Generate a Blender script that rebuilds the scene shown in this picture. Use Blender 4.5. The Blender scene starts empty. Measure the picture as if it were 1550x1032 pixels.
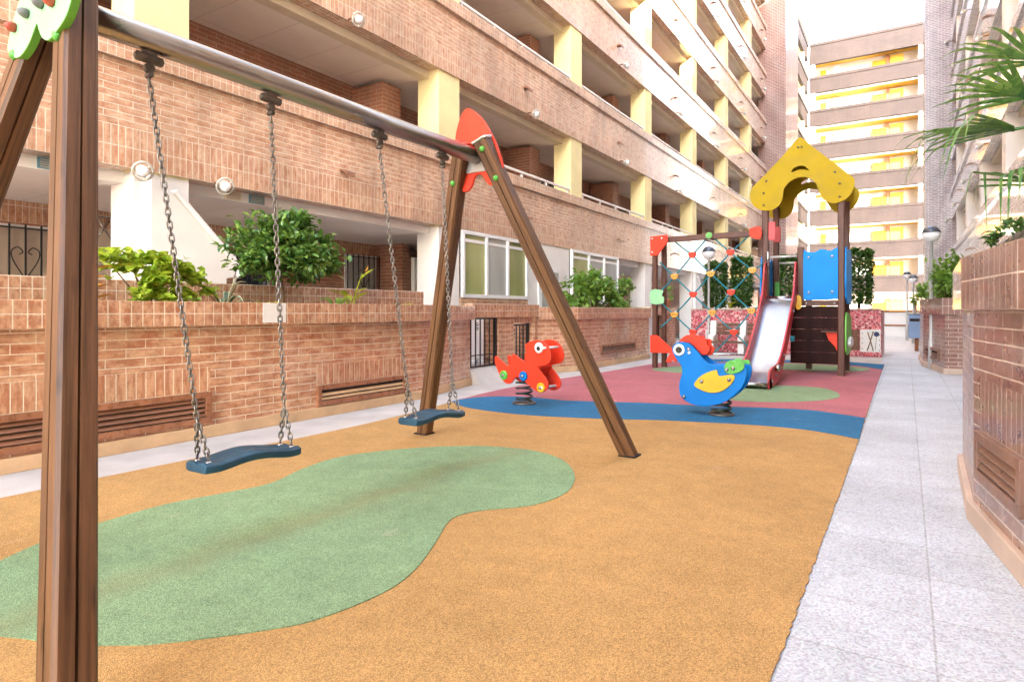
import bpy, math, random
from mathutils import Vector, Matrix
R = math.radians
scn = bpy.context.scene
COL = scn.collection
rnd = random.Random(7)

# ------------------------------------------------------------------ mesh collector
def vadd(a, b): return (a[0]+b[0], a[1]+b[1], a[2]+b[2])
def vmul(a, k): return (a[0]*k, a[1]*k, a[2]*k)

class MB:
    def __init__(s): s.v=[]; s.f=[]; s.m=[]; s.o=[]; s.uv=[]; s.sm=[]
    def face(s, idx, m=0, o=(0,0), uv=None, sm=False):
        s.f.append(tuple(idx)); s.m.append(m); s.o.append(o); s.uv.append(uv); s.sm.append(sm)
    def pts(s, ps):
        b=len(s.v); s.v.extend(tuple(p) for p in ps); return list(range(b, b+len(ps)))
    def box(s, x0,x1,y0,y1,z0,z1, m=0, o=None):
        if x0>x1: x0,x1=x1,x0
        if y0>y1: y0,y1=y1,y0
        if o is None: o=(0,z0)
        i=s.pts([(x0,y0,z0),(x1,y0,z0),(x1,y1,z0),(x0,y1,z0),(x0,y0,z1),(x1,y0,z1),(x1,y1,z1),(x0,y1,z1)])
        for q in ((0,3,2,1),(4,5,6,7),(0,1,5,4),(1,2,6,5),(2,3,7,6),(3,0,4,7)):
            s.face([i[k] for k in q], m, o)
        return s
    # closed polygon (list of 2D) placed with axes ax, ay at origin p, extruded by vector e
    def prism(s, poly, p, ax, ay, e, m=0, mside=None, along=True):
        ax=Vector(ax); ay=Vector(ay); e=Vector(e); p=Vector(p)
        if ax.cross(ay).dot(e) < 0: poly=list(reversed(poly))
        n=len(poly)
        A=[p+ax*a+ay*b for a,b in poly]; B=[q+e for q in A]
        ia=s.pts(A); ib=s.pts(B)
        s.face(list(reversed(ia)), m); s.face(ib, m)
        L=e.length; acc=0
        for k in range(n):
            k2=(k+1)%n; w=(A[k2]-A[k]).length
            uv=[(acc,0),(acc+w,0),(acc+w,L),(acc,L)] if along else None
            s.face([ia[k],ia[k2],ib[k2],ib[k]], m if mside is None else mside, (0,0), uv)
            acc+=w
        return s
    def poly_z(s, poly, z0, z1, m=0, o=None, top=None):
        o=(0,z0) if o is None else o
        A=sum(poly[i][0]*poly[(i+1)%len(poly)][1]-poly[(i+1)%len(poly)][0]*poly[i][1] for i in range(len(poly)))
        if A<0: poly=list(reversed(poly))
        ia=s.pts([(x,y,z0) for x,y in poly]); ib=s.pts([(x,y,z1) for x,y in poly])
        s.face(list(reversed(ia)), m, o); s.face(ib, m if top is None else top, o)
        n=len(poly)
        for k in range(n):
            k2=(k+1)%n; s.face([ia[k],ia[k2],ib[k2],ib[k]], m, o)
        return s
    def tube(s, path, r, n=8, m=0, cap=True, closed=False):
        P=[Vector(p) for p in path]; N=len(P)
        rs=r if isinstance(r,(list,tuple)) else [r]*N
        rings=[]; prev=None; acc=0; lens=[]
        for i,p in enumerate(P):
            if closed: t=P[(i+1)%N]-P[i-1]
            else: t=(P[min(i+1,N-1)]-P[max(i-1,0)])
            t.normalize()
            if prev is None:
                a=Vector((0,0,1)) if abs(t.z)<.9 else Vector((1,0,0))
                u=t.cross(a).normalized()
            else:
                u=(prev-t*prev.dot(t))
                if u.length<1e-6: u=t.orthogonal()
                u.normalize()
            prev=u; w=t.cross(u)
            if i: acc+=(P[i]-P[i-1]).length
            lens.append(acc)
            rings.append(s.pts([p+(u*math.cos(2*math.pi*k/n)+w*math.sin(2*math.pi*k/n))*rs[i] for k in range(n)]))
        M=N if closed else N-1
        for i in range(M):
            a=rings[i]; b=rings[(i+1)%N]; l0=lens[i]; l1=lens[(i+1)%N] if i+1<N else acc+.02
            for k in range(n):
                k2=(k+1)%n; c=2*math.pi*rs[i]/n
                s.face([a[k],a[k2],b[k2],b[k]], m, (0,0), [(k*c,l0),((k+1)*c,l0),((k+1)*c,l1),(k*c,l1)], True)
        if cap and not closed:
            s.face(list(reversed(rings[0])), m); s.face(rings[-1], m)
        return s
    def lathe(s, prof, p, axis=(0,0,1), n=16, m=0):
        ax=Vector(axis).normalized(); u=ax.orthogonal().normalized(); w=ax.cross(u); p=Vector(p)
        rings=[s.pts([p+ax*h+(u*math.cos(2*math.pi*k/n)+w*math.sin(2*math.pi*k/n))*max(r,1e-4) for k in range(n)]) for r,h in prof]
        for a,b in zip(rings,rings[1:]):
            for k in range(n):
                k2=(k+1)%n; s.face([a[k],a[k2],b[k2],b[k]], m, (0,0), None, True)
        s.face(list(reversed(rings[0])), m); s.face(rings[-1], m)
        return s
    def sphere(s, p, r, m=0, n=14, h0=-90, h1=90, sz=1.0):
        k=8; prof=[]
        for i in range(k+1):
            a=R(h0+(h1-h0)*i/k); prof.append((r*math.cos(a), r*sz*math.sin(a)))
        return s.lathe(prof, p, (0,0,1), n, m)
    def build(s, name, mats, parent=None, bevel=0, seg=2):
        if not isinstance(mats,(list,tuple)): mats=[mats]
        off=Vector((0,0,0)); q=parent
        while q is not None: off+=q.location; q=q.parent
        me=bpy.data.meshes.new(name)
        me.from_pydata([(x-off.x,y-off.y,z-off.z) for x,y,z in s.v], [], s.f)
        for mt in mats: me.materials.append(mt)
        me.polygons.foreach_set('material_index', s.m)
        me.polygons.foreach_set('use_smooth', s.sm)
        ul=me.uv_layers.new(name='UVMap'); data=[0.0]*(2*len(me.loops)); li=0
        for fi,f in enumerate(s.f):
            if s.uv[fi]:
                for u,v in s.uv[fi]:
                    data[2*li]=u; data[2*li+1]=v; li+=1
            else:
                n=me.polygons[fi].normal; o=s.o[fi]
                if abs(n.z)>.9:
                    for i in f:
                        p=s.v[i]; data[2*li]=p[0]; data[2*li+1]=p[1]; li+=1
                else:
                    L=math.hypot(n.x,n.y); tx,ty=-n.y/L,n.x/L
                    for i in f:
                        p=s.v[i]; data[2*li]=p[0]*tx+p[1]*ty-o[0]; data[2*li+1]=p[2]-o[1]; li+=1
        ul.data.foreach_set('uv', data)
        ob=bpy.data.objects.new(name, me); COL.objects.link(ob)
        if parent is not None: ob.parent=parent
        if bevel:
            b=ob.modifiers.new('bevel','BEVEL'); b.width=bevel; b.segments=seg; b.limit_method='ANGLE'; b.angle_limit=R(40)
        return ob

def tag(o, label=None, cat=None, group=None, kind=None):
    if label: o['label']=label
    if cat: o['category']=cat
    if group: o['group']=group
    if kind: o['kind']=kind
    return o
def thing(name, label, cat, loc=(0,0,0), group=None):
    o=bpy.data.objects.new(name, None); COL.objects.link(o); o.location=loc; o.empty_display_size=.2
    return tag(o, label, cat, group)
def copy_tree(o, parent=None):
    c=o.copy(); COL.objects.link(c)
    if parent is not None: c.parent=parent
    for ch in [x for x in o.children]: copy_tree(ch, c)
    return c
def smooth_poly(pts, n=4):
    out=[]; N=len(pts)
    for i in range(N):
        p0,p1,p2,p3=pts[i-1],pts[i],pts[(i+1)%N],pts[(i+2)%N]
        for k in range(n):
            t=k/n
            out.append(tuple(.5*((2*p1[j])+(-p0[j]+p2[j])*t+(2*p0[j]-5*p1[j]+4*p2[j]-p3[j])*t*t+(-p0[j]+3*p1[j]-3*p2[j]+p3[j])*t**3) for j in (0,1)))
    return out
def curve3(pts, n=6):
    out=[]; N=len(pts)
    for i in range(N-1):
        p0=pts[max(i-1,0)];p1=pts[i];p2=pts[i+1];p3=pts[min(i+2,N-1)]
        for k in range(n):
            t=k/n
            out.append(tuple(.5*((2*p1[j])+(-p0[j]+p2[j])*t+(2*p0[j]-5*p1[j]+4*p2[j]-p3[j])*t*t+(-p0[j]+3*p1[j]-3*p2[j]+p3[j])*t**3) for j in range(len(p1))))
    out.append(tuple(pts[-1])); return out

# ------------------------------------------------------------------ materials
class NT:
    def __init__(s, name):
        s.mat=bpy.data.materials.new(name); s.mat.use_nodes=True; s.t=s.mat.node_tree; s.t.nodes.clear()
        s.out=s.n('ShaderNodeOutputMaterial'); s.b=s.n('ShaderNodeBsdfPrincipled'); s.l(s.b.outputs[0], s.out.inputs[0])
    def n(s, typ, **kw):
        x=s.t.nodes.new(typ)
        for k,v in kw.items(): setattr(x,k,v)
        return x
    def l(s,a,b): s.t.links.new(a,b)
    def coords(s, kind='Object', scale=(1,1,1), rot=(0,0,0), loc=(0,0,0)):
        c=s.n('ShaderNodeTexCoord'); m=s.n('ShaderNodeMapping')
        m.inputs['Scale'].default_value=scale; m.inputs['Rotation'].default_value=rot; m.inputs['Location'].default_value=loc
        s.l(c.outputs[kind], m.inputs[0]); return m.outputs[0]
    def noise(s, vec, scale, detail=4, rough=.55):
        x=s.n('ShaderNodeTexNoise'); x.inputs['Scale'].default_value=scale; x.inputs['Detail'].default_value=detail; x.inputs['Roughness'].default_value=rough
        s.l(vec, x.inputs['Vector']); return x.outputs[0]
    def ramp(s, fac, stops):
        x=s.n('ShaderNodeValToRGB'); e=x.color_ramp.elements
        while len(e)<len(stops): e.new(.5)
        for i,(p,c) in enumerate(stops):
            e[i].position=p; e[i].color=(c,c,c,1) if not isinstance(c,(tuple,list)) else (*c,1)
        s.l(fac, x.inputs[0]); return x.outputs[0]
    def mix(s, fac, a, b, mode='MIX'):
        x=s.n('ShaderNodeMix', data_type='RGBA', blend_type=mode)
        for v,i in ((fac,0),(a,6),(b,7)):
            if isinstance(v,(int,float)): x.inputs[i].default_value=v
            elif isinstance(v,(tuple,list)): x.inputs[i].default_value=(*v,1)
            else: s.l(v, x.inputs[i])
        return x.outputs[2]
    def bump(s, h, strength, dist, nrm=None):
        x=s.n('ShaderNodeBump'); x.inputs['Strength'].default_value=strength; x.inputs['Distance'].default_value=dist
        s.l(h, x.inputs['Height'])
        if nrm is not None: s.l(nrm, x.inputs['Normal'])
        return x.outputs[0]
    def fin(s, col, rough=.5, metal=0, spec=.5, nrm=None, coat=0):
        i=s.b.inputs
        for v,k in ((col,'Base Color'),(rough,'Roughness'),(nrm,'Normal')):
            if v is None: continue
            if isinstance(v,(int,float)): i[k].default_value=v
            elif isinstance(v,(tuple,list)): i[k].default_value=(*v,1)
            else: s.l(v, i[k])
        i['Metallic'].default_value=metal; i['Specular IOR Level'].default_value=spec
        if coat: i['Coat Weight'].default_value=coat; i['Coat Roughness'].default_value=.12
        return s.mat

def plain(name, col, rough=.5, metal=0, var=.15, vs=3.0, spec=.5, bump=0, bs=60):
    t=NT(name); v=t.coords('Object')
    nz=t.noise(v, vs, 5, .6)
    dark=tuple(c*(1-var*1.6) for c in col); lite=tuple(min(1,c*(1+var*.6)) for c in col)
    c=t.ramp(nz, [(.3,dark),(.7,lite)])
    r=t.ramp(t.noise(v, vs*4, 3), [(.3,max(.02,rough-.08)),(.7,min(1,rough+.08))])
    nrm=t.bump(t.noise(v,bs,3), bump, .01) if bump else None
    return t.fin(c, r, metal, spec, nrm)

def brick(name, w, h, c1, c2, mortar, off=.5, ms=.0045, rough=.3, blotch=(.36,.115,.05), bl=.80, sh=(0,0), squash=1, coat=.8):
    t=NT(name); uv=t.coords('UV', loc=(sh[0],sh[1],0))
    b=t.n('ShaderNodeTexBrick', offset=off, squash=squash); t.l(uv, b.inputs['Vector'])
    b.inputs['Color1'].default_value=(*c1,1); b.inputs['Color2'].default_value=(*c2,1); b.inputs['Mortar'].default_value=(*mortar,1)
    b.inputs['Scale'].default_value=1; b.inputs['Mortar Size'].default_value=ms; b.inputs['Mortar Smooth'].default_value=.25
    b.inputs['Brick Width'].default_value=w; b.inputs['Row Height'].default_value=h; b.inputs['Bias'].default_value=-.1
    obj=t.coords('Object')
    # flashed blotches inside the bricks (per-kiln burn marks), grime at large scale
    uvs=t.coords('UV', scale=(1/max(w,.08)*.8, 1/h*.55, 1))
    n1=t.ramp(t.noise(uvs, 2.0, 3, .6), [(.42,0),(.60,1)])
    vor=t.n('ShaderNodeTexVoronoi'); vor.inputs['Scale'].default_value=1.0
    t.l(t.coords('UV', scale=(1/w,1/h,1)), vor.inputs['Vector'])
    cc=t.mix(.22, n1, vor.outputs['Color'])
    x=t.n('ShaderNodeSeparateColor'); t.l(cc, x.inputs[0])
    k=t.n('ShaderNodeMath', operation='MULTIPLY'); t.l(x.outputs[0], k.inputs[0]); k.inputs[1].default_value=bl
    inv=t.n('ShaderNodeMath', operation='SUBTRACT'); inv.inputs[0].default_value=1; t.l(b.outputs['Fac'], inv.inputs[1])
    k2=t.n('ShaderNodeMath', operation='MULTIPLY'); t.l(k.outputs[0], k2.inputs[0]); t.l(inv.outputs[0], k2.inputs[1])
    col=t.mix(k2.outputs[0], b.outputs['Color'], blotch)
    grime=t.ramp(t.noise(obj, .7, 6, .65), [(.3,.72),(.65,1.1)])
    col=t.mix(1.0, col, grime, 'MULTIPLY')
    st=t.ramp(t.noise(t.coords('Object',scale=(2.2,2.2,.16)), 1.6, 5, .6),[(.30,.80),(.55,1.03)])
    col=t.mix(.85, col, st, 'MULTIPLY')
    fine=t.ramp(t.noise(obj, 45, 3, .6), [(.3,.86),(.7,1.1)])
    col=t.mix(1.0, col, fine, 'MULTIPLY')
    rr=t.mix(b.outputs['Fac'], t.ramp(t.noise(obj, 9, 4), [(.3,rough-.08),(.7,rough+.12)]), (.85,.85,.85))
    nr=t.bump(inv.outputs[0], .55, .006)
    nr=t.bump(t.noise(obj, 30, 3), .12, .004, nr)
    m=t.fin(col, rr, 0, .5, nr)
    t.b.inputs['Coat Weight'].default_value=coat; t.b.inputs['Coat Roughness'].default_value=.07
    return m

C1=(.66,.42,.26); C2=(.62,.345,.195); MO=(.76,.66,.50)
M={}
M['brick']=brick('brick_running', .30,.073, C1,C2,MO)
M['soldier']=brick('brick_soldier', .075,.215, C1,C2,MO, 0)
M['cap']=brick('brick_cap', .085,.105, C1,C2,MO, 0, sh=(0,0))
FA=((.66,.455,.31),(.61,.375,.235),(.76,.68,.54))
M['bandbrick']=brick('band_brick_running',.30,.073,*FA,blotch=(.42,.17,.09),bl=.72)
M['bandsoldier']=brick('band_brick_soldier',.075,.215,*FA,off=0,blotch=(.42,.16,.08),bl=.75)
M['bandcap']=brick('band_brick_cap',.085,.105,*FA,off=0,blotch=(.42,.17,.09),bl=.6)
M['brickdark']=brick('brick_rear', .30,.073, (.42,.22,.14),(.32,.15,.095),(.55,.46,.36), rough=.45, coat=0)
RC1=(.37,.225,.175); RC2=(.29,.16,.125); RM=(.66,.56,.49)
M['rbrick']=brick('brick_brown', .28,.073, RC1,RC2,RM, rough=.3, coat=.35, bl=.55, blotch=(.24,.10,.07))
M['rsoldier']=brick('brick_brown_soldier', .07,.3, RC1,RC2,RM, 0, rough=.3, coat=.35, bl=.55, blotch=(.24,.10,.07))
M['rcap']=brick('brick_brown_cap', .085,.15, RC1,RC2,RM, 0, rough=.3, coat=.5, bl=.55, blotch=(.24,.10,.07))
M['tower']=brick('brick_tower', .26,.085, (.32,.15,.115),(.23,.095,.075),(.52,.42,.37), ms=.012, rough=.4, blotch=(.2,.07,.05), coat=.3)
M['towergrey']=brick('brick_tower_grey', .26,.085, (.40,.335,.345),(.31,.25,.265),(.62,.56,.56), ms=.010, rough=.35, blotch=(.2,.14,.15), coat=.4)
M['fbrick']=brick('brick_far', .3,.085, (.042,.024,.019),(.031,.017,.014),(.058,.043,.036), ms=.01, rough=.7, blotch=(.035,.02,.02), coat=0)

def tilemat(name, col, joint, w, h, js=.004, rough=.6, var=.12, speck=0, ns=14):
    t=NT(name); b=t.n('ShaderNodeTexBrick', offset=0); t.l(t.coords('UV', loc=(.34,.1,0)), b.inputs['Vector'])
    b.inputs['Scale'].default_value=1; b.inputs['Mortar Size'].default_value=js; b.inputs['Mortar Smooth'].default_value=.3
    b.inputs['Brick Width'].default_value=w; b.inputs['Row Height'].default_value=h
    b.inputs['Color1'].default_value=(*[c*(1-var*.4) for c in col],1); b.inputs['Color2'].default_value=(*col,1); b.inputs['Mortar'].default_value=(*joint,1)
    o=t.coords('Object'); c=b.outputs['Color']
    c=t.mix(1.0,c,t.ramp(t.noise(o,1.3,5,.65),[(.3,1-var),(.7,1+var*.5)]),'MULTIPLY')
    if speck:
        v=t.n('ShaderNodeTexVoronoi'); v.inputs['Scale'].default_value=125; t.l(o, v.inputs['Vector'])
        bw=t.n('ShaderNodeRGBToBW'); t.l(v.outputs['Color'], bw.inputs[0])
        c=t.mix(1.0,c,t.ramp(bw.outputs[0],[(.2,1-speck),(.42,.95),(.75,1.1)]),'MULTIPLY')
        c=t.mix(.10,c,v.outputs['Color'],'SOFT_LIGHT')
        c=t.mix(1.0,c,t.ramp(t.noise(o,240,2,.7),[(.35,1-speck*.7),(.6,1.06)]),'MULTIPLY')
    iv=t.n('ShaderNodeMath', operation='SUBTRACT'); iv.inputs[0].default_value=1; t.l(b.outputs['Fac'], iv.inputs[1])
    nr=t.bump(iv.outputs[0],.5,.004)
    if speck: nr=t.bump(t.noise(o,150,3),.35,.006,nr)
    return t.fin(c, rough, 0, .4, nr)
M['paver']=tilemat('terrazzo_paving', (.56,.605,.65), (.42,.44,.46), .42,.40, speck=.24, rough=.6, js=.0045, var=.2)
M['plaza']=tilemat('pale_plaza_paving', (.72,.72,.72), (.6,.6,.6), .6,.6, rough=.5)
M['concrete']=plain('concrete_walk', (.54,.51,.475), .8, var=.15, vs=2.2, bump=.3, bs=120)
M['ceil']=tilemat('ceiling_panels', (.88,.80,.69), (.66,.58,.5), 1.2,.9, js=.008, rough=.75, var=.06)
M['ceilw']=tilemat('white_ceiling_panels', (.86,.84,.80), (.62,.6,.56), 1.2,.9, js=.006, rough=.7, var=.05)

def rubber(name, col, streak=False):
    t=NT(name); o=t.coords('Object')
    v=t.n('ShaderNodeTexVoronoi'); v.inputs['Scale'].default_value=205; t.l(o, v.inputs['Vector'])
    bw=t.n('ShaderNodeRGBToBW'); t.l(v.outputs['Color'], bw.inputs[0])
    c=t.ramp(bw.outputs[0], [(.15,tuple(x*.76 for x in col)),(.45,col),(.85,tuple(min(1,x*1.16+.02) for x in col))])
    d=t.ramp(v.outputs['Distance'], [(.22,1.04),(.62,.63)])
    c=t.mix(1.0,c,d,'MULTIPLY')
    c=t.mix(1.0,c,t.ramp(t.noise(o,.8,6,.65),[(.28,.80),(.68,1.1)]),'MULTIPLY')
    c=t.mix(1.0,c,t.ramp(t.noise(o,7,5,.7),[(.25,.88),(.6,1.05)]),'MULTIPLY')
    # pale scuffs
    sc=t.ramp(t.noise(t.coords('Object',scale=(1.2,.6,1)),3.2,8,.75),[(.62,0),(.76,.42)])
    c=t.mix(sc,c,(.62,.5,.4))
    if streak:   # darker brown streak in the rubber, wavering along the swing beam
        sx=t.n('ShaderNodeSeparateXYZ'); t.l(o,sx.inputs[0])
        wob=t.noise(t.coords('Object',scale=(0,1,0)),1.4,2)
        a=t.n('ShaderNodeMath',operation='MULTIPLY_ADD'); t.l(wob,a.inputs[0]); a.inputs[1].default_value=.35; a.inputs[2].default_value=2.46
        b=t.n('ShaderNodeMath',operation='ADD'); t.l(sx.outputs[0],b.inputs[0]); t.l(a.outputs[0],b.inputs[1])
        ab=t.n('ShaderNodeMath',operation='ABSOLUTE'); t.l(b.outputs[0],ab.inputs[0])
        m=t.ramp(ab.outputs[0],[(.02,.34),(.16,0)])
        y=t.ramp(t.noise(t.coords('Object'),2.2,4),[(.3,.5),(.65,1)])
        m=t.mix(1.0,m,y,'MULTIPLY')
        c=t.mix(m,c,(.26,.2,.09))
    nr=t.bump(v.outputs['Distance'],.5,.004)
    return t.fin(c,.85,0,.25,nr)
M['orange']=rubber('orange_rubber',(.61,.36,.13))
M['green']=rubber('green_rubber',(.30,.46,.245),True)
M['green2']=rubber('green_rubber_plain',(.32,.48,.26))
M['blue']=rubber('blue_rubber',(.028,.20,.40))
M['pink']=rubber('pink_rubber',(.60,.20,.225))

def wood(name, dark, lite, su=38, sv=1.6, knots=True, rough=.42, spec=.4):
    t=NT(name); uv=t.coords('UV',scale=(su,sv,1))
    n=t.noise(uv,1,6,.65)
    c=t.ramp(n,[(.28,dark),(.5,tuple((a+b)/2 for a,b in zip(dark,lite))),(.72,lite)])
    big=t.ramp(t.noise(t.coords('UV',scale=(9,.9,1)),1,4),[(.3,.68),(.7,1.25)])
    c=t.mix(1.0,c,big,'MULTIPLY')
    if knots:
        v=t.n('ShaderNodeTexVoronoi'); v.inputs['Scale'].default_value=1; t.l(t.coords('UV',scale=(11,3.2,1)),v.inputs['Vector'])
        k=t.ramp(v.outputs['Distance'],[(.05,.28),(.17,1)])
        c=t.mix(.8,c,k,'MULTIPLY')
    # faded, worn flecks
    w=t.ramp(t.noise(t.coords('UV',scale=(60,6,1)),1,7,.75),[(.64,0),(.74,.45)])
    c=t.mix(w,c,(.36,.24,.15))
    return t.fin(c,t.ramp(n,[(.3,rough-.1),(.7,rough+.15)]),0,spec,t.bump(n,.25,.004))
M['post']=wood('stained_post',(.04,.018,.008),(.25,.12,.052),46,1.3)
M['towerwood']=wood('dark_stained_post',(.055,.018,.011),(.17,.062,.034),60,2,False)
M['board']=wood('dark_board',(.016,.006,.005),(.036,.013,.009),2.0,45,False,.6,.12)
M['slat']=wood('bench_slat',(.09,.04,.022),(.24,.12,.07),2,40,False)
M['groove']=plain('groove_black',(.012,.007,.005),.8)
M['vent']=plain('vent_brown_metal',(.26,.115,.06),.42,0,.2,4)
M['ventframe']=plain('vent_frame_tile',(.34,.145,.075),.3,0,.2,6)
M['rvent']=plain('brown_vent_metal',(.24,.125,.085),.35,0,.2,5)
M['ventdark']=plain('vent_shadow_void',(.03,.018,.014),.9)
M['skirt']=plain('tan_skirting_stone',(.62,.42,.24),.55,0,.18,3,bump=.15)
M['rskirt']=plain('pale_skirting_stone',(.60,.46,.36),.5,0,.18,3,bump=.15)
M['yellowcol']=plain('yellow_render',(.84,.73,.38),.75,0,.10,1.4,bump=.2,bs=50)
M['cream']=plain('cream_lip',(.74,.65,.47),.6,0,.08,2)
M['white']=plain('white_render',(.78,.76,.72),.7,0,.06,1.5,bump=.15,bs=50)
M['whitepaint']=plain('white_paint',(.8,.79,.76),.4,0,.06,3)
M['alu']=plain('white_aluminium',(.78,.78,.77),.35,0,.05,3)
M['shade']=plain('olive_blind',(.46,.47,.22),.6,0,.1,1.2)
M['shade2']=plain('grey_blind',(.52,.53,.50),.6,0,.1,1.2)
M['beige']=plain('beige_shutter',(.50,.42,.33),.6,0,.08,2)
M['iron']=plain('black_iron',(.014,.014,.016),.45,0,.2,5)
M['steel']=plain('galvanised_tube',(.52,.50,.47),.26,1,.22,4)
M['tubesteel']=plain('weathered_steel_tube',(.42,.40,.37),.33,1,.10,.6)
M['nodegrey']=plain('node_plate_grey',(.42,.40,.37),.5,.3,.2,12)
M['lampgrey']=plain('aged_lamp_enamel',(.56,.53,.46),.5,0,.18,14)
M['chain']=plain('chain_metal',(.38,.36,.335),.34,1,.35,30)
M['fitting']=plain('swing_fitting',(.16,.14,.12),.5,.6,.35,20)
t_=NT('polished_slide_steel'); M['slide']=t_.fin(t_.ramp(t_.noise(t_.coords('Object',scale=(6,.5,.5)),2,4),[(.3,(.46,.53,.60)),(.7,(.56,.62,.68))]),.27,1)
M['seat']=plain('blue_rubber_seat',(.013,.075,.13),.5,0,.25,9,bump=.2,bs=90)
M['red']=plain('red_panel',(.80,.055,.022),.45,0,.10,4,spec=.25)
M['redslide']=plain('red_slide_side',(.60,.045,.05),.4,0,.2,4)
M['lightgreen']=plain('pale_green_panel',(.30,.66,.33),.4,0,.10,4)
M['edgegreen']=plain('bright_green_edge',(.16,.50,.05),.4,0,.10,4)
M['bgreen']=plain('green_plastic',(.12,.48,.07),.32,0,.1,5)
M['rblue']=plain('blue_panel',(.0,.20,.62),.5,0,.10,3,spec=.25)
M['tblue']=plain('bright_blue_panel',(.0,.27,.78),.5,0,.08,3,spec=.25)
M['yel']=plain('yellow_panel',(.80,.46,.012),.36,0,.08,4)
M['roofyel']=plain('mustard_roof_panel',(.46,.32,.001),.5,0,.10,2,spec=.2)
M['ora']=plain('orange_plastic',(.83,.36,.03),.4,0,.1,5)
M['whitepl']=plain('white_plastic',(.82,.81,.78),.35,0,.05,4)
M['black']=plain('black_plastic',(.012,.012,.013),.3,0,.1,5)
M['bolt']=plain('steel_bolt',(.42,.42,.43),.3,1,.2,10)
M['rope']=plain('blue_green_rope',(.012,.25,.31),.7,0,.3,40,bump=.5,bs=140)
M['spring']=plain('dark_green_spring',(.03,.045,.036),.4,.3,.3,20)
M['hold_red']=plain('red_grip',(.56,.10,.06),.5,0,.2,20)
M['hold_grey']=plain('grey_grip',(.22,.22,.23),.5,0,.2,20)
M['bark']=plain('bark',(.24,.15,.085),.85,0,.35,14,bump=.6,bs=40)
M['soil']=plain('planter_soil',(.085,.055,.035),.95,0,.3,9,bump=.8,bs=30)
M['terracotta']=plain('terracotta',(.52,.22,.11),.7,0,.15,6)
M['binblue']=plain('blue_grey_bin',(.22,.33,.52),.45,0,.1,4)
M['poleg']=plain('pale_grey_pole',(.62,.62,.60),.4,.2,.1,4)
M['lampcap']=plain('lamp_dark_cap',(.10,.12,.15),.12,.4,.2,5)
M['globe']=plain('opal_globe',(.86,.87,.88),.12,0,.03,4)
M['paper']=plain('notice_paper',(.80,.79,.75),.8,0,.05,8)
M['tealglass']=plain('teal_vent_frame',(.14,.34,.42),.4,0,.1,4)
M['sunyellow']=plain('yellow_awning',(.62,.30,.006),.6,0,.06,2)
M['yellowwall']=plain('warm_yellow_wall',(.70,.44,.06),.7,0,.06,2)
M['farwhite']=plain('far_white_wall',(.86,.85,.82),.7,0,.03,2)
M['brownwood']=plain('brown_shutter',(.36,.15,.06),.5,0,.15,3)

def glassmat(name, col, rough=.05):
    t=NT(name); nz=t.noise(t.coords('Object'),.9,2)
    nr=t.bump(nz,.03,.05)
    return t.fin(col,rough,0,.9,nr)
M['pane']=glassmat('dark_pane',(.045,.05,.052))

def mosaic():
    t=NT('red_mosaic'); o=t.coords('Object')
    v=t.n('ShaderNodeTexVoronoi'); v.inputs['Scale'].default_value=17; t.l(o,v.inputs['Vector'])
    e=t.n('ShaderNodeTexVoronoi', feature='DISTANCE_TO_EDGE'); e.inputs['Scale'].default_value=17; t.l(o,e.inputs['Vector'])
    bw=t.n('ShaderNodeRGBToBW'); t.l(v.outputs['Color'],bw.inputs[0])
    c=t.ramp(bw.outputs[0],[(.2,(.30,.02,.03)),(.5,(.60,.04,.07)),(.72,(.66,.10,.13)),(.84,(.75,.5,.45))])
    g=t.ramp(e.outputs['Distance'],[(.03,1),(.07,0)])
    c=t.mix(g,c,(.68,.42,.42))
    iv=t.ramp(e.outputs['Distance'],[(.02,0),(.08,1)])
    return t.fin(c,.3,0,.5,t.bump(iv,.5,.005))
M['mosaic']=mosaic()

def leafmat(name, a, b, c3, rough=.42, trans=.3):
    t=NT(name); o=t.coords('Object')
    v=t.n('ShaderNodeTexVoronoi'); v.inputs['Scale'].default_value=22; t.l(o,v.inputs['Vector'])
    bw=t.n('ShaderNodeRGBToBW'); t.l(v.outputs['Color'],bw.inputs[0])
    col=t.ramp(bw.outputs[0],[(.15,a),(.5,b),(.85,c3)])
    m=t.fin(col,rough,0,.5)
    tr=t.n('ShaderNodeBsdfTranslucent'); mx=t.n('ShaderNodeMixShader'); mx.inputs[0].default_value=trans
    t.l(t.mix(.5,col,(.25,.36,.02)),tr.inputs[0]); t.l(t.b.outputs[0],mx.inputs[1]); t.l(tr.outputs[0],mx.inputs[2]); t.l(mx.outputs[0],t.out.inputs[0])
    return m
M['lf_lime']=leafmat('lime_leaves',(.24,.42,.03),(.42,.58,.05),(.62,.68,.09))
M['lf_ficus']=leafmat('glossy_dark_leaves',(.04,.115,.028),(.09,.21,.045),(.25,.40,.08),.25,.2)
M['lf_mid']=leafmat('mid_green_leaves',(.08,.20,.03),(.16,.34,.045),(.34,.50,.09),.4)
M['lf_col']=leafmat('dark_column_leaves',(.03,.09,.026),(.065,.17,.04),(.17,.30,.06),.4,.2)
M['lf_palm']=leafmat('palm_leaves',(.06,.19,.06),(.11,.28,.08),(.24,.42,.12),.35,.3)
M['lf_agave']=leafmat('agave_leaves',(.05,.10,.06),(.08,.15,.08),(.12,.2,.1),.4,.1)
M['lf_agave_edge']=plain('agave_cream_edge',(.62,.60,.36),.5)
M['lf_yel']=leafmat('yellow_green_leaves',(.30,.40,.02),(.46,.50,.03),(.66,.58,.06))
M['lf_orange']=plain('orange_bract',(.75,.36,.06),.5)

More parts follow.
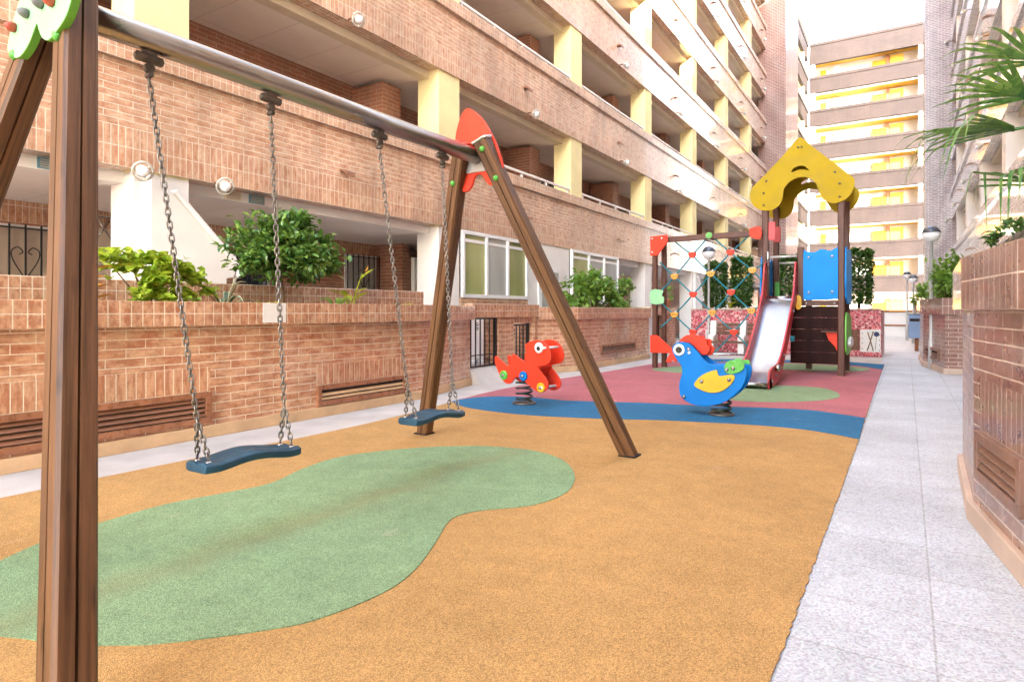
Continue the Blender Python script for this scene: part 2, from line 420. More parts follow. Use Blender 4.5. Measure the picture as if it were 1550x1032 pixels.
# ------------------------------------------------------------------ ground
def struct(name, mb, mat): return tag(mb.build(name, mat), kind='structure')
g=MB(); g.box(-300,300,-300,500,-.30,-.008); struct('ground', g, M['concrete'])
p=MB(); p.poly_z([(-.45,-8),(40,-8),(40,17.55),(-.45,17.55)],-.006,0.0); struct('path', p, M['paver'])
p=MB(); p.poly_z([(-5.6,-8),(-.452,-8),(-.452,17.55),(-5.6,17.55)],-.006,0.0); struct('side_walk', p, M['concrete'])
p=MB(); p.poly_z([(-6.9,17.552),(8,17.552),(8,58.8),(-6.9,58.8)],-.006,0.001); struct('plaza', p, M['plaza'])

def sheet(name, poly, z, mat, sm=4):
    poly=smooth_poly(poly,sm) if sm else poly
    mb=MB(); mb.poly_z(poly,z-.0035,z); return struct(name, mb, mat)
mat_left=[(-4.52,-3),(-4.50,2.0),(-4.47,3.0),(-4.45,4.2),(-4.55,5.4),(-4.70,6.3),(-4.80,7.4),(-4.78,8.6),(-4.62,10.2),(-4.50,11.8),(-4.40,13.0),(-4.1,14.2)]
mat_back=[(-3.4,14.75),(-2.6,15.05),(-1.8,15.25),(-1.1,15.28),(-.38,14.95)]
edge=curve3([(-.34,-3),(-.34,0),(-.34,3.0),(-.345,6.0),(-.37,10),(-.38,14.95)],110)
jit=[(x+rnd.uniform(-.005,.005),y) for x,y in reversed(edge)][1:]
base=curve3(mat_left,6)+curve3(mat_back,6)[0:]+jit
sheet('rubber_floor', base, .006, M['orange'], 0)
blue_lo=curve3([(-4.66,6.05),(-4.30,5.80),(-3.90,5.70),(-3.37,5.69),(-2.70,5.87),(-2.10,6.13),(-1.59,6.27),(-1.19,6.36),(-.75,6.34),(-.343,6.13)],5)
blue_hi=curve3([(-4.69,6.21),(-4.55,6.62),(-4.10,6.88),(-3.58,6.86),(-3.21,6.96),(-2.63,7.18),(-1.90,7.33),(-1.42,7.52),(-.88,7.62),(-.358,7.36)],5)
sheet('blue_rubber_band', blue_lo+list(reversed(blue_hi)), .010, M['blue'], 0)
left_seg=[q for q in curve3(mat_left,6) if q[1]>6.3]
pink=list(reversed(blue_hi))+left_seg+curve3(mat_back,6)[:-1]+[(-.382,14.94),(-.372,11),(-.362,8)]
# pink sits beside the blue band, no overlap
sheet('pink_rubber_floor', [(-.359,7.37)]+pink[1:], .0102, M['pink'], 0)
bb=curve3([(-4.1,14.2),(-3.4,14.75),(-2.6,15.05),(-1.8,15.25),(-1.1,15.28),(-.383,14.93)],5)
bb2=curve3([(-3.9,13.3),(-3.2,13.95),(-2.5,14.3),(-1.8,14.5),(-1.0,14.42),(-.38,13.65)],5)
sheet('far_blue_rubber_band', bb+list(reversed(bb2)), .014, M['blue'], 0)
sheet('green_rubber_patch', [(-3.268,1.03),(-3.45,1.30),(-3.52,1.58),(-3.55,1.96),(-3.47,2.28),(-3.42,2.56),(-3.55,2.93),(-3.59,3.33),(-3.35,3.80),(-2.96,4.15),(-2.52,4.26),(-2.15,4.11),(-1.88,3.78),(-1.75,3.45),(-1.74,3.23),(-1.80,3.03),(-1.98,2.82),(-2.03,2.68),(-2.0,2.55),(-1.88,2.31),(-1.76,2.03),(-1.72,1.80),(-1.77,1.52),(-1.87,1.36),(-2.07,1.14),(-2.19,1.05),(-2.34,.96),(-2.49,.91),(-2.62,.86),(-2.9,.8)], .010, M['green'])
sheet('round_green_patch', [(-1.93,8.0),(-2.15,8.6),(-1.98,9.3),(-1.57,9.85),(-1.05,9.9),(-.78,9.4),(-.74,8.85),(-1.0,8.35),(-1.48,7.98)], .014, M['green2'])
sheet('green_patch_behind_tower', [(-2.9,13.6),(-2.1,14.1),(-1.2,14.1),(-.6,13.6),(-.75,12.95),(-1.5,12.6),(-2.5,12.8)], .018, M['green2'])
sheet('green_patch_by_net', [(-4.05,11.4),(-3.75,12.3),(-3.1,12.0),(-2.7,11.4),(-3.1,11.0),(-3.7,11.05)], .014, M['green2'])

# ------------------------------------------------------------------ apartment buildings
STO=2.835; ZB=2.66
class Facade:
    def __init__(s, root, plane, sgn, along='Y'):
        s.root=root; s.p=plane; s.s=sgn; s.a=along
    def box(s, mb, u0,u1,d0,d1,z0,z1,m=0,o=None):
        a,b=s.p+s.s*d0, s.p+s.s*d1
        if s.a=='Y': mb.box(a,b,u0,u1,z0,z1,m,o)
        else: mb.box(u0,u1,a,b,z0,z1,m,o)
    lip0=None; ceil0=None
    def build(s, u0,u1,cols,nb,mats,first=0,depth=1.75,rails=4,hoods=True,lipm=None,ceilm=None,colw=.62,colm=None,railm=None,top=True):
        lipm=lipm or M['cream']; ceilm=ceilm or M['ceil']; colm=colm or M['yellowcol']
        for k in range(first,nb):
            zb=ZB+STO*k
            mb=MB()
            s.box(mb,u0,u1,-.25,0,zb,zb+.43,1); s.box(mb,u0,u1,-.25,0,zb+.43,zb+1.14,0); s.box(mb,u0,u1,-.31,.06,zb+1.14,zb+1.36,2)
            mb.build('parapet',mats,s.root)
            mb=MB(); s.box(mb,u0,u1,-.45,-.253,zb-.13,zb+.12); mb.build('slab_edge',s.lip0 if (k==0 and s.lip0) else lipm,s.root)
            mb=MB(); s.box(mb,u0,u1,-depth,-.453,zb-.128,zb+.10); mb.build('ceiling',s.ceil0 if (k==0 and s.ceil0) else ceilm,s.root)
            if k<rails:
                for c0,c1 in zip(cols,cols[1:]):
                    mb=MB(); a,b=c0+.02,c1-colw-.02; zt=zb+1.36
                    s.box(mb,a,b,-.10,-.04,zt+.13,zt+.17)
                    n=4
                    for i in range(n+1):
                        q=a+.1+(b-a-.2)*i/n; s.box(mb,q-.02,q+.02,-.09,-.05,zt,zt+.129)
                    mb.build('railing',railm or M['whitepaint'],s.root)
            if hoods:
                for c in cols[:-1]:
                    q=c+2.30; mb=MB()
                    P0=s.p
                    prof=[(0,0),(.16,-.02),(.17,-.05),(.10,-.005),(0,-.0)]
                    ax=(s.s,0,0) if s.a=='Y' else (0,s.s,0)
                    ee=(0,.16,0) if s.a=='Y' else (.16,0,0)
                    pos=(P0+s.s*.0,q,zb+.50) if s.a=='Y' else (q,P0,zb+.50)
                    mb.prism([(0.0,.06),(.08,.05),(.15,.0),(.16,-.05),(.14,-.05),(.12,-.01),(.07,.02),(0,.02)],pos,ax,(0,0,1),ee)
                    mb.build('vent_hood',M['vent'],s.root)
        for c in cols:
            mb=MB(); s.box(mb,c-colw,c,-.52,-.03,ZB+STO*first if first else ZB-.02,ZB+STO*(nb-1)+.5); mb.build('column',colm,s.root)

left=thing('apartment_building','long brick apartment block with yellow columns and brick balcony bands behind the swings','building',(-7.4,0,0))
LF=Facade(left,-7.15,1); LF.lip0=M['farwhite']; LF.ceil0=M['ceilw']
Lcols=[4.25+5.3*i for i in range(-2,11)]
LF.build(-8,44.9,[c for c in Lcols if c<44],8,[M['bandbrick'],M['bandsoldier'],M['bandcap']],rails=4)
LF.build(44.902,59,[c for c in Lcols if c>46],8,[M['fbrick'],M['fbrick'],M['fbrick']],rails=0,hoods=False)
mb=MB(); mb.box(-10.6,-8.905,-8,59,2.7,24); mb.build('rear_wall',M['brickdark'],left)
mb=MB(); mb.box(-10.6,-9.75,-8,59,0,2.64); mb.build('rear_wall',M['brickdark'],left)
mb=MB(); mb.box(-9.75,-8.92,-8,59,2.532,2.69); mb.build('ceiling',M['ceilw'],left)
mb=MB(); mb.box(-10.6,-7.05,-8,59,24.0,24.3); mb.build('roof',M['cream'],left)
for c in Lcols:
    mb=MB(); LF.box(mb,c-.62,c,-.54,-.035,0,ZB-.022); mb.build('column',M['white'],left)
# stair tower at the end of the galleries
mb=MB(); mb.box(-7.6,-6.04,40.0,45.0,0,26); mb.build('stair_tower',M['tower'],left)
# openings in the gallery rear walls (storeys one and two)
def grille_window(u0,u1,z0,z1,X,parent,hearts=False,panem=None,bars=6):
    mb=MB(); mb.box(X,X+.03,u0,u1,z0,z1); w=mb.build('window',M['alu'],parent)
    mb=MB(); mb.box(X+.031,X+.04,u0+.05,u1-.05,z0+.05,z1-.05); mb.build('pane',panem or M['pane'],w)
    mb=MB(); n=bars
    mb.box(X+.10,X+.115,u0,u1,z1-.06,z1-.04); mb.box(X+.10,X+.115,u0,u1,z0+.04,z0+.06)
    for i in range(n+1):
        q=u0+(u1-u0)*i/n; mb.box(X+.098,X+.117,q-.009,q+.009,z0,z1)
    if hearts:
        zc=z0+(z1-z0)*.60; uc=(u0+u1)/2
        for sg in (-1,1):
            mb.tube(curve3([(X+.108,uc,zc-.28),(X+.108,uc+sg*.13,zc-.05),(X+.108,uc+sg*.15,zc+.08),(X+.108,uc+sg*.08,zc+.13),(X+.108,uc+sg*.03,zc+.07),(X+.108,uc+sg*.07,zc+.04)],5),.008,5)
    mb.build('grille',M['iron'],w); return w
for k in (0,1,2):
    zf=ZB+STO*k+.1
    for i,c in enumerate(Lcols[1:9]):
        if k==2 and i>6: continue
        grille_window(c+.75,c+1.75,zf+1.0,zf+2.05,-8.905,left,panem=M['pane'])
        mb=MB(); mb.box(-8.905,-8.86,c+2.9,c+3.8,zf,zf+2.1); d=mb.build('door',M['brownwood'],left)
        mb=MB(); mb.box(-8.859,-8.84,c+3.0,c+3.7,zf+1.1,zf+1.95); mb.build('pane',M['pane'],d)
        mb=MB(); mb.box(-8.9,-8.1,c+4.2,c+4.68,zf,zf+STO-.3); mb.build('partition_wall',M['brickdark'],left)
# ground storey openings seen over the planter
grille_window(3.0,4.05,1.15,2.22,-9.75,left,True,M['beige'])
grille_window(6.55,7.25,1.2,2.2,-9.75,left,True,M['pane'])
grille_window(9.05,9.95,1.15,2.28,-9.75,left,True,M['shade2'])
mb=MB(); mb.box(-9.75,-9.70,4.15,5.35,.1,2.28); mb.build('shutter_door',M['beige'],left)
mb=MB(); mb.box(-9.0,-8.9,10.25,11.3,0,2.25); d=mb.build('door',M['whitepaint'],left)
mb=MB(); mb.box(-9.75,-9.0,9.98,10.2,0,2.53); mb.build('partition_wall',M['brickdark'],left)
mb=MB(); mb.box(-9.75,-9.742,-8,40,2.25,2.53); mb.build('soldier_course',M['soldier'],left)
# vents in the slab edge above the ground storey
for y,mt in ((2.9,'tealglass'),(4.95,'cream'),(5.30,'tealglass'),(9.75,'tealglass')):
    mb=MB(); mb.box(-7.602,-7.585,y,y+.2,2.545,2.655); f=None
    mb=MB(); mb.box(-7.399,-7.385,y-.1,y+.13,2.54,2.652)
    f=mb.build('vent_grille',M[mt],left)
    mb=MB()
    for i in range(4): mb.box(-7.384,-7.378,y-.08,y+.11,2.555+.024*i,2.565+.024*i)
    mb.build('slat',M['beige'],f)
rk=thing('drying_rack','folding zigzag drying rack on the undercroft wall behind the near post','rack',(-8.6,3.85,2.2))
mb=MB()
for k in range(5):
    y0=3.45+.15*k; mb.tube([(-8.6,y0,2.02),(-8.6,y0+.15,2.26)],.010,5); mb.tube([(-8.59,y0,2.26),(-8.59,y0+.15,2.02)],.010,5)
mb.build('lattice',M['chain'],rk)
mb=MB(); mb.tube([(-8.6,3.4,2.29),(-8.6,4.25,2.29)],.012,6); mb.build('rail',M['chain'],rk)
# white sloping stair flank beside the column
def stair_flank(y):
    mb=MB(); mb.prism([(y,0),(y,2.62),(y+.25,2.45),(y+1.05,1.66),(y+1.02,1.52),(y+.92,1.50),(y+.92,0)],(-7.55,0,0),(0,1,0),(0,0,1),(.46,0,0))
    mb.build('stair_flank',M['white'],left,.01)
    mb=MB(); mb.prism([(y+.25,2.46),(y+.27,2.49),(y+1.10,1.67),(y+1.07,1.52),(y+1.05,1.66)],(-7.60,0,0),(0,1,0),(0,0,1),(.56,0,0))
    mb.build('stair_coping',M['whitepaint'],left,.004)
stair_flank(3.76); stair_flank(25.0)
# glazed enclosures on the ground storey
def sash(u0,u1,z0,z1,n,X,shades):
    mb=MB()
    mb.box(X-.06,X,u0,u1,z1-.07,z1); mb.box(X-.06,X,u0,u1,z0,z0+.07)
    st=[u0+(u1-u0-.06)*i/n for i in range(n+1)]
    for q in st: mb.box(X-.058,X+.012,q,q+.06,z0+.0705,z1-.0705)
    w=mb.build('window',M['alu'],left)
    for i in range(n):
        mb=MB(); mb.box(X-.045,X-.035,st[i]+.061,st[i+1]-.001,z0+.072,z1-.072); mb.build('pane',M[shades[i%len(shades)]],w)
        mb=MB(); mb.box(X-.034,X-.024,st[i]+.062,st[i+1]-.002,z1-.22,z1-.16); mb.build('blind_rail',M['alu'],w)
def glossy(name,col):
    t=NT(name); o=t.coords('Object')
    c=t.mix(1.0,col,t.ramp(t.noise(t.coords('Object',scale=(1,1,.25)),1.6,3),[(.3,.75),(.7,1.15)]),'MULTIPLY')
    return t.fin(c,.08,0,.7)
M['olive_pane']=glossy('olive_blind_behind_glass',(.34,.36,.15))
M['grey_pane']=glossy('grey_blind_behind_glass',(.42,.43,.40))
sash(9.62,12.05,1.36,2.655,3,-7.15,['olive_pane','grey_pane','olive_pane'])
sash(14.1,17.1,1.30,2.655,3,-7.08,['olive_pane','grey_pane','grey_pane'])
mb=MB(); mb.box(-7.45,-7.16,9.56,12.06,0,1.355); mb.build('sill_wall',M['brick'],left)
mb=MB(); mb.box(-7.45,-7.16,14.86,17.1,0,1.295); mb.build('sill_wall',M['brick'],left)
mb=MB(); mb.box(-7.35,-7.165,12.06,14.1,0,2.655); mb.build('white_infill_wall',M['white'],left)
mb=MB(); mb.box(-7.162,-7.12,12.5,13.55,0,2.15); d=mb.build('door',M['alu'],left)
mb=MB(); mb.box(-7.119,-7.11,12.62,13.43,1.0,2.02); mb.build('pane',M['grey_pane'],d)

right=thing('apartment_building','brown brick apartment block with pale bands rising steeply on the right of the path','building',(2.2,0,0))
RF=Facade(right,1.84,-1)
Rcols=[2.4+5.3*i for i in range(-3,7)]
PC=((.66,.655,.67),(.58,.56,.57),(.70,.68,.67))
RMATS=[brick('pale_glazed_brick',.30,.073,*PC,rough=.2,blotch=(.44,.38,.36),bl=.4,coat=1),brick('pale_glazed_soldier',.075,.215,*PC,off=0,rough=.2,blotch=(.44,.38,.36),bl=.4,coat=1),brick('pale_glazed_cap',.085,.105,*PC,off=0,rough=.2,blotch=(.44,.38,.36),bl=.4,coat=1)]
RF.build(-12,15.0,[c for c in Rcols if c<15],5,RMATS,rails=0,colm=M['white'])
RF.build(15.002,36.6,[c for c in Rcols if c>15],8,RMATS,rails=0,colm=M['white'])
mb=MB(); mb.box(3.6,5.2,-12,15,0,15.2); mb.box(3.6,5.2,15,36.6,0,24.2); mb.build('rear_wall',M['brickdark'],right)  # unseen height step, shaped to admit sun nearby and shade the far facade
mb=MB(); mb.box(1.9,5.2,-12,15,15.2,15.4); mb.build('roof',M['cream'],right)
mb=MB(); mb.box(1.9,5.2,15.001,36.6,24.2,24.5); mb.build('roof',M['cream'],right)
mb=MB(); mb.box(1.86,3.6,14.9,15.1,15.0,24.2); mb.build('gable_wall',M['tower'],right)  # closes the added height step above the view
for c in Rcols:
    mb=MB(); RF.box(mb,c-.62,c,-.54,-.035,0,ZB-.022); mb.build('column',M['white'],right)
mb=MB(); mb.box(.76,5.2,36.6,41.0,0,26); mb.build('stair_tower',M['towergrey'],right)

glare_block=thing('apartment_building','added brick block, out of view behind the grey stair tower, blocking sky glare','building',(20,60,0))  # unseen mass added so the left facade reflects no bright horizon sky
mb=MB(); mb.box(14,30,46,120,0,26); mb.build('wall',M['tower'],glare_block)
mb=MB(); mb.box(13.9,30.1,45.9,120.1,26.0,26.3); mb.build('roof',M['cream'],glare_block)
far=thing('apartment_building','sunlit gallery block with yellow awnings closing the far end of the court','building',(-3,60,0))
FF=Facade(far,59.0,-1,'X')
Fcols=[-6.6,-.9+2.2]
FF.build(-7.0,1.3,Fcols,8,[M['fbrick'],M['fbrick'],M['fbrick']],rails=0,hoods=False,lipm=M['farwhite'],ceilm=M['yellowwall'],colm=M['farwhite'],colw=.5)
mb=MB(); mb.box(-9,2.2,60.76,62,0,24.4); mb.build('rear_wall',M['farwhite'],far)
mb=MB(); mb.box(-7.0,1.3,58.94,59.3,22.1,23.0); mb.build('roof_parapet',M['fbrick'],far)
mb=MB(); mb.box(1.32,5,58.9,61,0,24.5); mb.build('end_wall',M['farwhite'],far)
for k in range(8):
    zf=ZB+STO*(k-1)+1.36 if k else 0.9
    for u0,u1,mt in ((-2.4,-1.45,'sunyellow'),(-1.13,-.2,'yellowwall'),(-6.3,-5.9,'sunyellow'),(-5.3,-4.9,'farwhite')):
        mb=MB(); mb.box(u0,u1,60.4,60.755,zf-.6,zf+(.9 if mt=='sunyellow' else 1.15)); mb.build('awning',M[mt],far)
    mb=MB(); mb.box(-1.40,-1.18,60.35,60.755,zf-.8,zf+1.25); mb.build('shutter',M['brownwood'],far)

# round floodlights under every band, one per bay
def flood(loc, sgn, label, proto=[None]):
    if proto[0] is None or proto[0][1]!=sgn:
        r=thing('wall_lamp',label,'lamp',(0,0,0),'round floodlights along the facade')
        AX=(sgn,-.25,-.40)
        mb=MB(); mb.lathe([(.025,-.02),(.045,0),(.062,.05),(.066,.11),(.062,.12)],(0,0,0),AX,16); mb.build('housing',M['lampgrey'],r)
        mb=MB(); mb.lathe([(.060,.121),(.055,.14),(.04,.155),(.016,.163)],(0,0,0),AX,16); mb.build('lens',M['globe'],r)
        mb=MB(); axv=Vector(AX).normalized(); u=axv.orthogonal().normalized(); w=axv.cross(u)
        mb.tube([axv*.10+(u*math.cos(a*math.pi/12)+w*math.sin(a*math.pi/12))*.098 for a in range(24)],.013,6,0,False,True)
        mb.build('rim',M['lampgrey'],r)
        mb=MB()
        for a in range(3): 
            q=u*math.cos(a*2.094)+w*math.sin(a*2.094); mb.tube([axv*.10+q*.055,axv*.10+q*.098],.007,5)
        mb.build('rim_bracket',M['whitepl'],r)
        mb=MB(); mb.tube([(-sgn*.14,0,.03),(-sgn*.05,0,.03),(0,0,0)],.018,8); mb.build('arm',M['vent'],r)
        r.location=loc; proto[0]=(r,sgn); return r
    c=copy_tree(proto[0][0]); c.location=loc; c['label']=label; return c
ORD=['first','second','third','fourth','fifth','sixth','seventh','eighth','ninth','tenth']
near=[3.63,4.52]
flood((-7.0,3.60,2.63),1,'round white floodlight on the near side of the white ground column')
flood((-7.0,4.56,2.63),1,'round white floodlight just above the white stair flank')
for k in range(1,7):
    for i in range(7):
        y=6.72+5.3*i
        if y*1.9 < (ZB+STO*k-1.1)*1.0 and k>2: continue
        if k>=3 and i<1: continue
        if k>=5 and i<2: continue
        flood((-7.0,y,ZB+STO*k-.02),1,'white floodlight on the left block, %s brick band up, %s bay along'%(ORD[k],ORD[i]))
first=True
for k in range(1,5):
    for i in range(1,7):
        y=4.7+5.3*i
        if k>=3 and i<3: continue
        flood((1.69,y,ZB+STO*k-.02),-1,'pale floodlight on the right block, %s brick band up, %s bay along'%(ORD[k],ORD[i]))

# ------------------------------------------------------------------ left planters, gate wall
def vent(parent, p0, p1, z0, z1, fm, sm, nrm):
    # louvred vent with frame on a wall running from p0 to p1 (plan), outward normal nrm
    a=Vector((p0[0],p0[1],0)); b=Vector((p1[0],p1[1],0)); t=(b-a); L=t.length; t.normalize(); n=Vector((nrm[0],nrm[1],0)).normalized()
    fw=.05
    mb=MB(); up=(0,0,1)
    for (u0,u1,w0,w1) in ((0,L,z1-fw,z1),(0,L,z0,z0+fw),(0,fw,z0+fw+.0005,z1-fw-.0005),(L-fw,L,z0+fw+.0005,z1-fw-.0005)):
        mb.prism([(u0,w0),(u1,w0),(u1,w1),(u0,w1)],a+n*.001,t,up,n*.03)
    f=mb.build('vent',fm,parent,.003)
    mb=MB(); mb.prism([(fw+.001,z0+fw+.001),(L-fw-.001,z0+fw+.001),(L-fw-.001,z1-fw-.001),(fw+.001,z1-fw-.001)],a+n*.0012,t,up,n*.003); mb.build('void',M['ventdark'],f)
    mb=MB(); k=int((z1-z0-2*fw)/.042)
    for i in range(k):
        z=z0+fw+.010+i*.042
        mb.prism([(.006,z+.022),(.024,z),(.024,z+.006),(.006,z+.028)],a+t*(fw+.002),n,up,t*(L-2*fw-.004))
    mb.build('louvre',sm,f); return f
def soldier_patch(parent, p0,p1,z0,z1,nrm,mat):
    a=Vector((p0[0],p0[1],0)); b=Vector((p1[0],p1[1],0)); n=Vector((nrm[0],nrm[1],0)).normalized()
    c=[a+n*.0008,b+n*.0008,b+n*.004,a+n*.004]
    mb=MB(); mb.poly_z([(q.x,q.y) for q in c],z0,z1); mb.build('soldier_course',mat,parent)
def offset_front(front, d):
    # push a plan polyline (front faces) outward to the right-hand side by d
    out=[]
    for i,p in enumerate(front):
        ns=[]
        for a,b in ((i-1,i),(i,i+1)):
            if a<0 or b>=len(front): continue
            t=Vector((front[b][0]-front[a][0],front[b][1]-front[a][1])).normalized(); ns.append(Vector((t.y,-t.x)))
        n=sum(ns,Vector((0,0))).normalized(); k=1/max(.5,n.dot(ns[0]))
        out.append((p[0]+n.x*d*k,p[1]+n.y*d*k))
    return out
def planter(root, front, backpts, zc0, zc1, mats, skirtm, capo=.055, soil=True):
    # front: polyline with court on its right-hand side; backpts closes the plan
    mb=MB(); mb.poly_z(front+backpts, 0, zc0, 0, (0,0)); mb.build('wall',mats[0],root)
    inn=offset_front(front,-.22)
    mb=MB(); ring=offset_front(front,capo)+list(reversed(inn)); mb.poly_z(ring, zc0+.0005, zc1, 0, (0,zc0)); mb.build('cap',mats[1],root,.006)
    mb=MB(); ring=offset_front(front,.03)+list(reversed(offset_front(front,-.05))); mb.poly_z(ring,0.0005,.105,0,(0,0)); mb.build('skirting',skirtm,root,.006)
    if soil:
        mb=MB(); mb.poly_z([q for q in offset_front(front,-.225)]+backpts, zc0+.001, zc0+.10); mb.build('soil',M['soil'],root)

pl=thing('brick_planter','long orange brick planter with three plants and a white notice, behind the swings','planter',(-5.5,2,0))
fr=[(-5.17,-4),(-5.17,6.10),(-5.50,7.58)]
planter(pl, fr, [(-6.6,7.58),(-6.6,-4)], .975,1.180,[M['brick'],M['cap']],M['skirt'],.085)
mb=MB(); mb.box(-6.62,-6.42,-4,7.55,1.08,1.19); mb.build('rear_wall',M['brick'],pl)
mb=MB(); mb.box(-6.64,-6.38,-4,7.56,1.1905,1.405,0,(0,1.1905)); mb.build('rear_cap',M['cap'],pl,.006)
N=(1,0)
vent(pl,(-5.17,.9),(-5.17,3.25),.13,.40,M['ventframe'],M['vent'],N); soldier_patch(pl,(-5.17,.9),(-5.17,3.25),.401,.615,N,M['soldier'])
vent(pl,(-5.17,4.42),(-5.17,5.78),.115,.33,M['ventframe'],M['skirt'],N); soldier_patch(pl,(-5.17,4.42),(-5.17,5.78),.331,.545,N,M['soldier'])
nt=MB(); nt.box(-5.082,-5.078,3.72,3.975,.992,1.177); tag(nt.build('notice_sheet',M['paper']),'blank white notice sheet fixed to the planter cap behind the near swing','notice')

gw=thing('brick_wall','low brick gateway wall with a pier between two black iron gates','wall',(-5.6,8.4,0))
mb=MB(); mb.box(-5.8,-5.5,8.36,8.80,0,1.0); mb.box(-5.8,-5.5,9.50,9.60,0,1.0); mb.build('pier',M['brick'],gw)
mb=MB(); mb.box(-5.62,-5.47,7.60,9.60,1.0005,1.215,0,(0,1.0)); mb.build('lintel',M['cap'],gw,.005)
mb=MB(); mb.box(-5.75,-5.52,8.805,9.495,.90,.9995); mb.build('lintel',M['soldier'],gw)
mb=MB(); mb.box(-6.55,-6.5,7.6,9.6,0,1.15); mb.build('wall_behind_gates',M['farwhite'],gw)
mb=MB(); mb.prism([(-6.49,0.0),(-6.49,.25),(-5.56,.25),(-5.30,.0)],(0,7.6,0),(1,0,0),(0,0,1),(0,1.7,0)); mb.build('ramp',M['concrete'],gw)
def gate(y0,y1,z0,z1,X,label):
    r=thing('iron_gate',label,'gate',(X,(y0+y1)/2,z0))
    mb=MB(); mb.box(X-.012,X+.012,y0,y1,z1-.025,z1); mb.box(X-.012,X+.012,y0,y1,z0,z0+.02); mb.box(X-.01,X+.01,y0+.04,y1-.04,z0+.17,z0+.185)
    mb.box(X-.02,X+.02,y1-.045,y1-.001,z0-.02,z1+.012); mb.build('frame',M['iron'],r)
    mb=MB(); n=6
    for i in range(n):
        q=y0+.035+(y1-y0-.1)*i/(n-1); mb.box(X-.008,X+.008,q-.008,q+.008,z0+.021,z1-.026)
    mb.build('bars',M['iron'],r)
    mb=MB()
    for q in (y0+(y1-y0)*.28,y0+(y1-y0)*.68):
        for zz,sg in ((z1-.10,1),(z1-.17,-1),(z0+.12,1),(z0+.06,-1)):
            for sd in (-1,1):
                mb.tube([(X,q+sd*(.01+.03*math.sin(a*.55)*(.4+.1*a)),zz+sg*.022*math.cos(a*.62)) for a in range(8)],.005,5)
    mb.build('scrolls',M['iron'],r); return r
gate(7.63,8.35,.25,1.0,-5.55,'black scrolled iron gate left of the brick pier, pale wall behind it')
gate(8.82,9.48,.12,.88,-5.62,'narrow black iron gate right of the brick pier, behind the red spring rider')

pl2=thing('brick_planter','brick planter with a leafy hedge under the ground floor windows','planter',(-5.6,12,0))
fr2=[(-5.50,9.61),(-5.13,10.35),(-5.07,14.05)]
planter(pl2, fr2, [(-6.9,14.05),(-6.9,9.61)], .955,1.175,[M['brick'],M['cap']],M['skirt'])
d2=Vector((.06,3.7)).normalized(); n2=(d2.y,-d2.x)
def on2(y): return (-5.13+(y-10.35)*.06/3.7, y)
vent(pl2,on2(11.4),on2(13.2),.24,.44,M['ventframe'],M['vent'],n2); soldier_patch(pl2,on2(11.4),on2(13.2),.441,.60,n2,M['soldier'])
pw=thing('tiled_post','white tiled post at the end of the hedge planter','post',(-5.2,14.3,0))
mb=MB(); mb.box(-5.5,-5.08,14.06,14.55,0,1.17); mb.build('shaft',M['whitepaint'],pw,.004)
mb=MB(); mb.box(-5.53,-5.05,14.055,14.58,1.1705,1.21); mb.build('cap',M['cream'],pw,.004)
bw=thing('brick_wall','brick wall between the white tiled post and the red mosaic planter','wall',(-5.5,16,0))
mb=MB(); mb.box(-5.9,-5.45,14.6,15.25,0,1.0); mb.box(-5.9,-5.45,16.15,17.25,0,1.0); mb.build('wall',M['brick'],bw)
mb=MB(); mb.box(-5.92,-5.40,14.6,17.25,1.0005,1.2,0,(0,1.0)); mb.build('cap',M['cap'],bw)
gate(15.28,16.1,.05,.99,-5.55,'black iron gate in the brick wall beyond the rope net')

# red mosaic planter with wall panel, trees, bench
rp=thing('mosaic_planter','low planter wall covered in red mosaic behind the play tower','planter',(-2.8,17.4,0))
mb=MB(); mb.box(-5.05,-.5,17.35,19.6,0,1.13); mb.build('wall',M['mosaic'],rp,.02)
mb=MB(); mb.box(-4.9,-.65,17.5,19.45,1.131,1.16); mb.build('soil',M['soil'],rp)
mb=MB(); mb.box(-5.06,-.49,17.33,17.47,1.1305,1.17); mb.build('rim',M['rskirt'],rp,.01)
mb=MB()
for i in range(8): mb.box(-1.23,-.96,17.33,17.349,.16+.062*i,.215+.062*i)
mb.build('slat_panel',M['slat'],rp)
mb=MB(); mb.box(-.945,-.52,17.335,17.349,.12,.66); mu=mb.build('picture_panel',M['whitepaint'],rp)
mb=MB()
mb.tube([(-.80,17.33,.15),(-.74,17.328,.35),(-.67,17.33,.62)],.014,6); mb.tube([(-.67,17.326,.15),(-.72,17.325,.35),(-.79,17.326,.60)],.014,6); mb.tube([(-.63,17.33,.18),(-.605,17.33,.5)],.006,6)
mb.build('painted_sticks',M['bark'],mu)
mb=MB(); mb.lathe([(.06,0),(.058,.006)],(-.605,17.329,.55),(0,-1,0),10); mb.build('painted_flower',plain('dark_blue_paint',(.03,.04,.12),.5),mu)
mb=MB()
for z in (.2,.33,.45,.57): mb.lathe([(.012,0),(.011,.004)],(-.90,17.334,z),(0,-1,0),8); mb.lathe([(.012,0),(.011,.004)],(-.545,17.334,z-.04),(0,-1,0),8)
mb.build('painted_dots',M['black'],mu)

